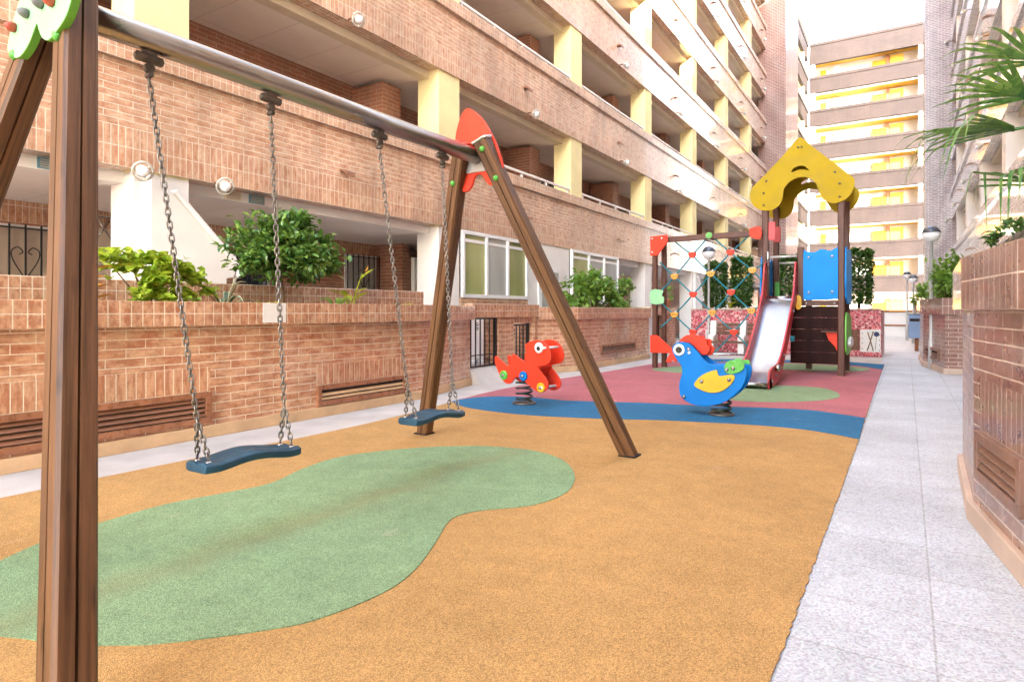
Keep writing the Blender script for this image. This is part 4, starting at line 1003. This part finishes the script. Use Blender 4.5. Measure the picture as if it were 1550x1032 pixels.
# slide
sx0,sx1=-2.10,-1.635
bed=curve3([(11.98,1.335),(11.80,1.325),(11.62,1.25),(11.30,.985),(10.9,.66),(10.5,.38),(10.2,.215),(9.95,.14),(9.6,.105),(9.32,.10),(9.26,.085)],6)
mb=MB(); th=.02; prof=bed+[(y,z-th) for y,z in reversed(bed)]
mb.prism(prof,(sx0,0,0),(0,1,0),(0,0,1),(sx1-sx0,0,0))
sl=mb.build('slide',M['slide'],tw)
mb=MB(); mb.tube([(sx0,9.25,.075),(sx1,9.25,.075)],.03,10); mb.tube([(sx0,11.85,1.345),(sx1,11.85,1.345)],.022,10); mb.build('end_roll',M['steel'],sl)
for x in (sx0-.03,sx1+.004):
    side=[(y,z-.07) for y,z in bed if y<11.9]
    topp=curve3([(11.95,1.25),(11.97,1.75),(11.86,1.95),(11.72,1.90),(11.62,1.65),(11.45,1.36),(11.1,1.05),(10.6,.66),(10.2,.41),(9.9,.32),(9.55,.30),(9.33,.26),(9.24,.16),(9.27,.02)],5)
    mb=MB(); mb.prism(topp+[(9.5,.03)]+list(reversed(side))[1:-4],(x,0,0),(0,1,0),(0,0,1),(.026,0,0)); mb.build('slide_side',M['redslide'],sl,.005)
mb=MB(); mb.tube([(sx1+.03,11.1,.65),(sx1+.09,11.1,.65)],.05,10); mb.build('side_knob',M['rope'],sl)
for y,z in ((9.45,.11),(9.75,.17),(10.15,.25),(10.4,.42),(11.4,1.1)):
    mb=MB(); mb.lathe([(.024,0),(.022,.014),(.008,.022)],(sx1+.0305,y,z),(1,0,0),10); mb.build('bolt',M['bolt'],sl)
mb=MB(); mb.lathe([(.05,0),(.05,.05),(.03,.07)],(sx1+.031,9.72,.28),(1,0,0),14); mb.build('roller',M['steel'],sl)
for y in (9.5,10.3):
    mb=MB(); mb.box(sx0+.06,sx0+.1,y-.02,y+.02,0,.1 if y<10 else .2); mb.box(sx1-.1,sx1-.06,y-.02,y+.02,0,.1 if y<10 else .2); mb.build('slide_foot',M['steel'],sl)
for z in (1.13,):
    mb=MB(); mb.prism(smooth_poly([(0,0),(.06,.02),(.075,.12),(.06,.22),(0,.24),(-.03,.12)],3),(sx1+.03,TY0-.10,z),(1,0,0),(0,0,1),(0,.03,0)); mb.build('joint_plate',M['yel'],tw,.004)
    mb=MB(); mb.prism(smooth_poly([(0,0),(-.06,.02),(-.075,.12),(-.06,.22),(0,.24),(.03,.12)],3),(sx0-.03,TY0-.10,z),(1,0,0),(0,0,1),(0,.03,0)); mb.build('joint_plate',M['yel'],tw,.004)
# rear left plates
mb=MB(); mb.box(TX0-.05,TX0+.09,TY1-.08,TY1-.056,2.42,2.72); mb.build('corner_plate',M['redslide'],tw,.01)
mb=MB(); mb.box(TX0-.02,TX0+.07,TY1-.08,TY1-.056,1.32,1.66); mb.build('corner_plate',M['bgreen'],tw,.01)
mb=MB(); mb.prism(smooth_poly([(TY0,1.2),(TY0,2.0),(TY0+.3,2.08),(TY0+.7,2.0),(TY1,2.05),(TY1,1.2)],3),(TX0-.085,0,0),(0,1,0),(0,0,1),(.025,0,0)); mb.build('guard_panel',M['tblue'],tw,.004)
# rope net frame
YN=11.85
mb=MB(); mb.prism([(-.045,-.05),(.045,-.05),(.045,.05),(-.045,.05)],(-4.05,YN-.02,2.475),(0,1,0),(0,0,1),(4.05+TX0-.053,.03,.02)); mb.build('cross_beam',M['towerwood'],tw,.008)
mb=MB(); mb.prism([(-4.20,2.17),(-4.20,2.54),(-3.86,2.56),(-3.85,2.42),(-4.05,2.17)],(0,YN-.145,0),(1,0,0),(0,0,1),(0,.025,0)); cp=mb.build('corner_plate',M['red'],tw,.006)
for x,z in ((-4.16,2.5),(-3.97,2.5),(-4.16,2.24)):
    mb=MB(); mb.lathe([(.017,0),(.015,.008)],(x,YN-.1455,z),(0,-1,0),8); mb.build('bolt',M['bolt'],cp)
mb=MB(); mb.prism(smooth_poly([(-4.19,1.25),(-4.19,1.51),(-4.0,1.51),(-3.94,1.49),(-3.97,1.40),(-3.93,1.37),(-3.93,1.27),(-3.98,1.24)],2),(0,YN-.145,0),(1,0,0),(0,0,1),(0,.025,0)); mb.build('side_plate',M['lightgreen'],tw,.006)
mb=MB(); mb.prism([(-4.20,.30),(-4.20,.64),(-4.06,.64),(-3.74,.37),(-3.74,.30)],(0,YN-.145,0),(1,0,0),(0,0,1),(0,.025,0)); mb.build('side_plate',M['red'],tw,.006)
mb=MB(); mb.prism(smooth_poly([(TX0-.055,2.38),(TX0-.22,2.42),(TX0-.25,2.52),(TX0-.22,2.58),(TX0-.055,2.60)],2),(0,YN-.10,0),(1,0,0),(0,0,1),(0,.03,0)); mb.build('corner_plate',M['red'],tw,.005)
mb=MB(); mb.box(TX0+.056,TX0+.17,TY0-.07,TY0-.055,2.36,2.68); mb.build('corner_plate',M['redslide'],tw,.006)
mb=MB(); mb.lathe([(.06,-.012),(.06,.012)],(-3.09,YN-.09,2.50),(0,1,0),16); mb.lathe([(.03,-.03),(.03,-.0125)],(-3.09,YN-.09,2.50),(0,1,0),10); mb.build('cap_disc',M['bgreen'],tw)
def bow(p,q,sag):
    n=8; return [(p[0]+(q[0]-p[0])*i/n, YN, p[1]+(q[1]-p[1])*i/n - sag*math.sin(math.pi*i/n)) for i in range(n+1)]
K={'a1':(-3.423,2.165),'a2':(-2.726,2.18),'b1':(-3.764,1.77),'b2':(-3.079,1.80),'b3':(-2.343,1.84),'c1':(-3.409,1.42),'c2':(-2.713,1.45),'d1':(-3.768,1.04),'d2':(-3.049,1.08),'d3':(-2.357,1.11),'e1':(-3.411,.71),'e2':(-2.666,.726)}
ends=[((-3.75,2.43),'a1'),((-3.17,2.44),'a1'),((-3.01,2.45),'a2'),((-2.40,2.47),'a2'),((-4.05,2.05),'b1'),((-4.03,1.50),'b1'),((-4.03,1.27),'d1'),((-4.05,.78),'d1'),((-2.17,1.95),'b3'),((-2.17,1.65),'b3'),((-2.17,1.24),'d3'),((-2.17,.9),'d3'),((-3.75,.32),'e1'),((-3.1,.30),'e1'),((-3.05,.30),'e2'),((-2.25,.32),'e2')]
for p,k in ends:
    mb=MB(); mb.tube(bow(p,K[k],.012),.014,6); mb.build('rope',M['rope'],tw)
for a,b in (('a1','b1'),('a1','b2'),('a2','b2'),('a2','b3'),('b1','c1'),('b2','c1'),('b2','c2'),('b3','c2'),('c1','d1'),('c1','d2'),('c2','d2'),('c2','d3'),('d1','e1'),('d2','e1'),('d2','e2'),('d3','e2')):
    mb=MB(); mb.tube(bow(K[a],K[b],.014),.014,6); mb.build('rope',M['rope'],tw)
mb=MB(); mb.tube([(-4.06,YN,.31),(-2.18,YN,.31)],.016,8); mb.build('lower_bar',M['steel'],tw)
for k,(x,z) in K.items():
    mt='ora' if k[0] in 'bd' else 'red'
    mb=MB(); mb.prism(smooth_poly([(-.062,.038),(-.068,0),(-.038,-.054),(.038,-.054),(.068,0),(.062,.038)],2),(x,YN-.028,z),(1,0,0),(0,0,1),(0,.056,0)); kn=mb.build('net_joint',M[mt],tw,.006)
    mb=MB(); mb.tube([(x-.07,YN,z+.047),(x+.07,YN,z+.047)],.010,6); mb.build('joint_bar',M['steel'],kn)
    mb=MB(); 
    for s in (-1,1): mb.lathe([(.011,0),(.010,.004)],(x+s*.022,YN-.0285,z-.006),(0,-1,0),8)
    mb.build('joint_screw',M['black'],kn)

# ------------------------------------------------------------------ plants
def leaf(mb, p, d, up, L, W, m=0, fold=.25, droop=.2):
    d=Vector(d).normalized(); s=d.cross(Vector(up))
    if s.length<1e-3: s=d.orthogonal()
    s.normalize(); n=s.cross(d); p=Vector(p); P=[p]
    for t,k,dz in ((.28,.42,.03),(.66,.46,.35)):
        c=p+d*(L*t)-n*(L*droop*dz); P+=[c+s*(W*k)+n*(W*fold), c, c-s*(W*k)+n*(W*fold)]
    P.append(p+d*L-n*(L*droop)); i=mb.pts(P)
    mb.face([i[0],i[2],i[1]],m); mb.face([i[0],i[3],i[2]],m)
    mb.face([i[1],i[2],i[5],i[4]],m); mb.face([i[2],i[3],i[6],i[5]],m)
    mb.face([i[4],i[5],i[7]],m); mb.face([i[5],i[6],i[7]],m)
def foliage(name, blobs, L, W, mat, parent, seed, shell=.55, droop=.25, upb=.35, clump=True, flat=0):
    r=random.Random(seed); mb=MB()
    for (cx,cy,cz,rx,ry,rz,n) in blobs:
        clumps=[]
        for _ in range(max(6,n//26)):
            while True:
                v=Vector((r.gauss(0,1),r.gauss(0,1),r.gauss(0,1))).normalized()
                if v.z>-.85: break
            clumps.append((v, r.uniform(shell,1.06)))
        for i in range(n):
            if clump:
                v,k=clumps[i%len(clumps)]
                q=Vector((v.x*rx*k,v.y*ry*k,v.z*rz*k))+Vector((r.gauss(0,.15*rx),r.gauss(0,.15*ry),r.gauss(0,.15*rz)))
                dirv=Vector((v.x,v.y,v.z*.6+upb))+Vector((r.uniform(-.8,.8),r.uniform(-.8,.8),r.uniform(-.7,.7)))
            else:
                v=Vector((r.gauss(0,1),r.gauss(0,1),r.gauss(0,1))).normalized(); k=r.uniform(shell,1.0)*(1+.1*math.sin(7*v.x+5*v.z+3*v.y))
                q=Vector((v.x*rx*k,v.y*ry*k,v.z*rz*k)); dirv=v+Vector((r.uniform(-.8,.8),r.uniform(-.8,.8),r.uniform(-.6,.8)))
            if flat:
                a_=r.uniform(0,6.283); dirv=dirv.normalized()*(1-flat)+Vector((math.cos(a_),math.sin(a_),r.uniform(-.5,.4)))*flat
            s=r.uniform(.65,1.2)
            leaf(mb,(cx+q.x,cy+q.y,cz+q.z),dirv,(r.uniform(-.4,.4),r.uniform(-.4,.4),1),L*s,W*s,0,r.uniform(.05,.35),r.uniform(0,droop*2))
    return mb.build(name,mat,parent)
def boxfoliage(name, c, hx, hy, z0, z1, n, L, W, mat, parent, seed):
    r=random.Random(seed); mb=MB(); ph=[r.uniform(0,6) for _ in range(4)]
    for i in range(n):
        a=r.uniform(0,2*math.pi); t=r.random(); z=z0+(z1-z0)*t
        if r.random()<.16: z=z1-.03; k=math.sqrt(r.random())
        else: k=r.uniform(.62,1.0)
        ca,sa=math.cos(a),math.sin(a); sq=1/max(abs(ca),abs(sa))**.55
        k*=(1+.10*math.sin(6*z+ph[0]+2*a)+.07*math.sin(13*z+ph[1]-3*a))*(.80+.2*min(1,(t+.05)*5)) 
        if t>.93: k*=.93
        q=(c[0]+hx*k*ca*sq, c[1]+hy*k*sa*sq, z+.05*math.sin(3*a+ph[2])*t)
        d=Vector((ca,sa,.25))+Vector((r.uniform(-.8,.8),r.uniform(-.8,.8),r.uniform(-.7,.7))); k2=r.uniform(.65,1.25)
        leaf(mb,q,d,(r.uniform(-.4,.4),r.uniform(-.4,.4),1),L*k2,W*k2,0,r.uniform(.05,.35),r.uniform(0,.4))
    return mb.build(name,mat,parent)
def stems(parent, base, tips, r0, mat, wob=.05, seed=1):
    r=random.Random(seed); mb=MB()
    for tp in tips:
        m=tuple((base[i]+tp[i])/2+r.uniform(-wob,wob) for i in range(3))
        pts=curve3([base,m,tp],4); n=len(pts); mb.tube(pts,[r0*(1-.7*i/(n-1)) for i in range(n)],6)
    return mb.build('trunk',mat,parent)

t1=thing('shrub','lime green leafy shrub in the planter behind the near swing','shrub',(-5.8,3.05,1.07))
stems(t1,(-5.8,3.05,1.05),[(-5.8+.2*math.cos(a),3.05+.3*math.sin(a),1.5) for a in (0,1.1,2.2,3.3,4.5,5.5)],.014,M['bark'],.05,3)
foliage('foliage',[(-5.72,2.98,1.52,.26,.30,.16,330),(-5.66,3.18,1.34,.24,.30,.22,380),(-5.75,2.72,1.56,.18,.2,.09,90),(-5.65,3.42,1.40,.2,.14,.18,130),(-5.6,3.0,1.22,.2,.24,.14,160)],.085,.085,M['lf_lime'],t1,11,.35,.2,.4,True,.75)
t2=thing('small_tree','round glossy ficus tree on a thin trunk in the planter between the swings','tree',(-5.85,4.50,1.07))
mb=MB(); mb.tube(curve3([(-5.85,4.50,1.05),(-5.84,4.52,1.25),(-5.86,4.50,1.48)],5),[.034]*5+[.03]*5+[.028],10)
for a in range(7): mb.tube(curve3([(-5.86,4.50,1.45),(-5.86+.15*math.cos(a*.9),4.5+.2*math.sin(a*.9),1.62),(-5.86+.3*math.cos(a*.9),4.5+.42*math.sin(a*.9),1.8)],4),[.02-.0018*i for i in range(9)],6)
mb.build('trunk',M['bark'],t2)
foliage('foliage',[(-5.85,4.56,1.76,.46,.55,.34,2500),(-5.85,4.66,2.0,.26,.26,.18,330),(-5.8,4.12,1.62,.25,.22,.16,280),(-5.8,5.02,1.62,.25,.2,.16,280)],.10,.058,M['lf_ficus'],t2,5,.5,.18,.35,True,.5)
t3=thing('agave','variegated agave with arching cream edged leaves on the planter','plant',(-5.7,3.72,1.07))
def strap(mb, base, d, L, W, rise, fall, m=0, me=None):
    d=Vector(d).normalized(); s=d.cross(Vector((0,0,1))).normalized(); n=9; A=[];B=[];C=[];D=[]
    for i in range(n+1):
        t=i/n; p=Vector(base)+d*(L*t)+Vector((0,0,rise*math.sin(min(1,t*1.3)*math.pi*.5)-fall*t*t)); w=W*(.55+.9*t if t<.5 else 1.0)*(1-max(0,(t-.5)/.5)**1.6)
        A.append(p-s*w+Vector((0,0,w*.35))); B.append(p-s*w*.68); C.append(p+s*w*.68); D.append(p+s*w+Vector((0,0,w*.35)))
    a=mb.pts(A); b=mb.pts(B); c=mb.pts(C); e=mb.pts(D); k=m if me is None else me
    for i in range(n):
        mb.face([a[i],b[i],b[i+1],a[i+1]],k,(0,0),None,True); mb.face([b[i],c[i],c[i+1],b[i+1]],m,(0,0),None,True); mb.face([c[i],e[i],e[i+1],c[i+1]],k,(0,0),None,True)
mb=MB(); B0=(-5.7,3.74,1.07)
for d,L,W,ri,fa in (((.3,.9,0),.34,.032,.20,.12),((.1,-.9,0),.34,.03,.30,.06),((.6,.5,0),.20,.03,.32,.0),((.5,-.4,0),.3,.03,.22,.16),((-.5,.4,0),.3,.03,.28,.1),((.7,.05,0),.28,.03,.24,.14),((-.3,-.8,0),.3,.028,.25,.12),((.2,.5,0),.16,.026,.36,0)):
    strap(mb,B0,d,L,W,ri,fa,0,1)
mb.build('leaves',[M['lf_agave'],M['lf_agave_edge']],t3)
t4=thing('potted_plant','upright yellow green bird of paradise plant on the planter','plant',(-5.7,5.40,1.07))
mb=MB()
for a,h,b in ((.2,.18,.12),(1.4,.25,.1),(2.6,.16,.15),(3.9,.22,.12),(5.2,.2,.14)):
    dx,dy=math.cos(a),math.sin(a); p0=(-5.7,5.4,1.06); p1=(-5.7+dx*b*.5,5.4+dy*b*.8,1.06+h)
    mb.tube(curve3([p0,((p0[0]+p1[0])/2,(p0[1]+p1[1])/2,1.06+h*.6),p1],3),.008,6)
    leaf(mb,p1,(dx,dy,.6),(0,0,1),.22,.08,0,.2,.15)
mb.tube(curve3([(-5.7,5.42,1.06),(-5.68,5.45,1.3),(-5.66,5.55,1.56)],4),.009,6); leaf(mb,(-5.66,5.52,1.48),(.3,.7,.7),(0,0,1),.26,.10,0,.2,.1)
mb.build('leaves',M['lf_yel'],t4)
mb=MB(); leaf(mb,(-5.65,5.58,1.58),(.2,.5,1),(1,0,0),.10,.03,0,.2,0); mb.build('flower',M['lf_orange'],t4)
for (y,lab,h) in ((4.95,'low strap leaved plant at the planter edge right of the ficus trunk',.16),(6.05,'tiny yellow green seedling near the planter corner',.10),(4.05,'small yellowing seedling left of the ficus trunk',.10)):
    o=thing('small_plant',lab,'plant',(-5.45,y,1.07)); mb=MB()
    for i in range(9 if h>.12 else 7):
        a=i*2.4; strap(mb,(-5.45,y,1.07),(math.cos(a),math.sin(a),0),.10+h*.9,.016,h+.06,.08)
    mb.build('leaves',M['lf_mid'] if h>.12 else M['lf_yel'],o)
o=thing('small_plant','yellow and orange croton beside the near swing post','plant',(-5.6,2.45,1.07)); mb=MB()
for i in range(14): 
    a=i*2.4; leaf(mb,(-5.6+.05*math.cos(a),2.45+.06*math.sin(a),1.10+.03*i),(math.cos(a),math.sin(a),.5),(0,0,1),.15,.06)
mb.build('leaves',M['lf_orange'],o)
t5=thing('hedge','bright leafy hedge on the planter under the ground floor windows','hedge',(-5.8,12.6,1.06))
stems(t5,(-5.8,12.6,1.0),[(-5.8,11.3,1.5),(-5.7,12.0,1.6),(-5.8,12.8,1.7),(-5.7,13.5,1.6)],.02,M['bark'],.1,9)
foliage('foliage',[(-5.6,11.3,1.42,.35,.45,.34,420),(-5.6,12.1,1.50,.38,.5,.46,520),(-5.6,12.9,1.46,.38,.5,.42,520),(-5.6,13.6,1.45,.35,.4,.42,420)],.13,.075,M['lf_mid'],t5,21,.35,.3,.3,True,.5)
# columnar trees in the mosaic planter
for i,(x,z0,z1,rx,lab) in enumerate(((-4.60,1.2,2.44,.30,'clipped column tree left of the lamp post behind the rope net'),(-3.90,1.2,2.55,.28,'clipped column tree behind the right half of the rope net'),(-2.68,1.2,2.56,.30,'clipped column tree seen between the slide and the tower post'),(-1.03,1.25,2.62,.30,'clipped column tree right of the play tower'))):
    o=thing('column_tree',lab,'tree',(x,18.3,1.15),'clipped column trees in the mosaic planter')
    mb=MB(); mb.tube([(x,18.3,1.14),(x+.02,18.3,1.5),(x,18.3,2.1)],[.04,.035,.02],8); mb.build('trunk',M['bark'],o)
    boxfoliage('crown',(x,18.3),rx*.86,rx*.86,z0+.02,z1,2000,.115,.07,M['lf_col'],o,40+i)
o=thing('small_plant','yellow green sprout at the mosaic planter rim between two column trees','plant',(-4.1,17.8,1.16)); mb=MB()
for i in range(9): a=i*2.4; strap(mb,(-4.1,17.8,1.16),(math.cos(a),math.sin(a),0),.2,.02,.22,.06)
mb.build('leaves',M['lf_yel'],o)
o=thing('flower_pot','terracotta pot with a small plant on the wall beside the mosaic planter','pot',(-5.25,17.0,1.2))
mb=MB(); mb.lathe([(.09,0),(.13,.2),(.145,.2),(.145,.24),(.12,.24)],(-5.6,16.9,1.2005),(0,0,1),14); mb.build('pot',M['terracotta'],o)
foliage('leaves',[(-5.6,16.9,1.58,.16,.16,.16,90)],.12,.04,M['lf_mid'],o,70)
# right side shrubs
t6=thing('shrub','bright green bushy shrub filling the second brown planter','shrub',(.75,14.8,1.1))
stems(t6,(.8,14.8,1.1),[(.6,14.3,1.6),(.9,15.2,1.7),(.7,15.6,1.6)],.02,M['bark'],.08,4)
foliage('foliage',[(.72,13.95,1.62,.38,.5,.36,520),(.72,14.9,1.70,.40,.6,.42,520),(.8,15.9,1.68,.42,.6,.4,420),(1.2,14.1,1.62,.4,.5,.40,380)],.12,.065,M['lf_mid'],t6,33,.35,.3,.4)
t7=thing('shrub','dark leaved shrub rising behind the near brown planter corner','shrub',(.95,8.6,0))
stems(t7,(.95,8.6,0),[(.9,8.4,1.5),(1.05,8.9,1.8),(.95,8.6,1.9)],.025,M['bark'],.06,5)
foliage('foliage',[(.98,8.5,1.62,.24,.5,.32,330),(1.08,8.9,1.95,.22,.4,.18,160)],.10,.06,M['lf_col'],t7,35,.4,.3,.3)
t8=thing('shrub','small shrub with pale flowers beyond the second brown planter','shrub',(.62,24.4,1.0))
foliage('foliage',[(.62,24.4,1.55,.4,.5,.34,320)],.16,.08,M['lf_mid'],t8,37)
# fan palm in the near right planter
pm=thing('fan_palm','fan palm with long drooping leaves reaching in from the right edge','palm',(1.16,5.75,1.2))
mb=MB(); mb.tube(curve3([(1.16,5.75,1.15),(1.20,5.8,1.7),(1.17,5.85,2.2)],5),[.09]*4+[.085]*4+[.07]*3,12); mb.build('trunk',M['bark'],pm)
CR=Vector((1.17,5.85,2.25))
def fan(hub, out, up, rad, n=26, spread=2.5, droop=.35, seed=0):
    r=random.Random(seed); hub=Vector(hub); o=Vector(out).normalized(); s=o.cross(Vector(up)).normalized(); nn=s.cross(o)
    mb=MB(); mid=(CR+hub)/2+Vector((0,0,.08)); mb.tube(curve3([tuple(CR),tuple(mid),tuple(hub)],5),.012,6)
    for i in range(n):
        a=(i/(n-1)-.5)*spread; d=(o*math.cos(a)+s*math.sin(a)); L=rad*(1-.25*abs(a)/(spread/2))*r.uniform(.88,1.08)
        w0=.019; side=d.cross(nn).normalized(); k=6; A=[];B=[];C=[]
        dr=droop*r.uniform(.6,1.5); ln=r.uniform(.52,.74)
        for j in range(k+1):
            t=j/k; fl=max(0,t-ln); p=hub+d*(L*(t-.4*fl*dr*2))+nn*(.02*math.sin(a*8))-Vector((0,0,1))*(L*dr*2.2*fl**1.5+.05*t*t*L)
            w=w0*(.55+1.3*t if t<.35 else 1.0)*(1-max(0,(t-.35)/.65)**1.5)+.0008
            A.append(p-side*w+nn*w*.5); B.append(p); C.append(p+side*w+nn*w*.5)
        a_=mb.pts(A);b_=mb.pts(B);c_=mb.pts(C)
        for j in range(k):
            mb.face([a_[j],b_[j],b_[j+1],a_[j+1]],0,(0,0),None,True); mb.face([b_[j],c_[j],c_[j+1],b_[j+1]],0,(0,0),None,True)
    return mb.build('frond',M['lf_palm'],pm)
fan((.66,5.80,2.42),(-.85,-.50,-.02),(-.1,.25,1),1.05,13,.95,.50,1)
fan((.72,5.72,2.62),(-.80,-.55,.22),(.1,.6,.7),.72,9,1.2,.12,11)
fan((.80,5.92,2.92),(-.72,-.40,.25),(.2,.5,.8),.72,10,1.5,.2,2)
fan((.78,5.85,2.02),(-.80,-.55,.25),(-.2,.1,1),.66,7,1.1,.9,3)
fan((1.1,6.5,2.9),(-.4,.9,.3),(0,-.3,1),.7,20,2.4,.4,4)
fan((1.6,5.5,2.8),(.7,-.6,.3),(0,0,1),.7,20,2.4,.4,5)
fan((1.6,6.3,2.6),(.7,.6,.1),(0,0,1),.7,20,2.4,.4,6)

# ------------------------------------------------------------------ camera, light
cam=bpy.data.cameras.new('camera'); co=bpy.data.objects.new('camera',cam); COL.objects.link(co); scn.camera=co
cam.sensor_width=36; cam.lens=950/1550*36; cam.shift_y=-45/1550; cam.clip_start=.05; cam.clip_end=2000
co.location=(0,0,1.1); co.rotation_euler=(R(90),0,R(32.146))

SUN_EL,SUN_AZ=R(20),R(138)       # azimuth clockwise from +Y
w=bpy.data.worlds.new('World'); scn.world=w; w.use_nodes=True; nt_=w.node_tree; nt_.nodes.clear()
sky=nt_.nodes.new('ShaderNodeTexSky'); sky.sky_type='NISHITA'; sky.sun_disc=False; sky.sun_elevation=SUN_EL; sky.sun_rotation=SUN_AZ
sky.air_density=1.0; sky.dust_density=2.0; sky.ozone_density=1.0
hs=nt_.nodes.new('ShaderNodeHueSaturation'); hs.inputs['Saturation'].default_value=.62; nt_.links.new(sky.outputs[0],hs.inputs['Color'])
bg=nt_.nodes.new('ShaderNodeBackground'); bg.inputs[1].default_value=.15; nt_.links.new(hs.outputs[0],bg.inputs[0])
wo=nt_.nodes.new('ShaderNodeOutputWorld'); nt_.links.new(bg.outputs[0],wo.inputs[0])
sd=bpy.data.lights.new('sun','SUN'); sd.energy=2.0; sd.angle=R(.6); sd.color=(1,.95,.86)
so=bpy.data.objects.new('sun',sd); COL.objects.link(so)
dirv=Vector((math.sin(SUN_AZ)*math.cos(SUN_EL),math.cos(SUN_AZ)*math.cos(SUN_EL),math.sin(SUN_EL)))
so.rotation_euler=dirv.to_track_quat('Z','Y').to_euler(); so.location=(20,-5,40)
vs=scn.view_settings; vs.view_transform='Standard'; vs.look='None'; vs.gamma=1; vs.exposure=3.68
scn.cycles.max_bounces=10; scn.cycles.diffuse_bounces=8; scn.cycles.glossy_bounces=3
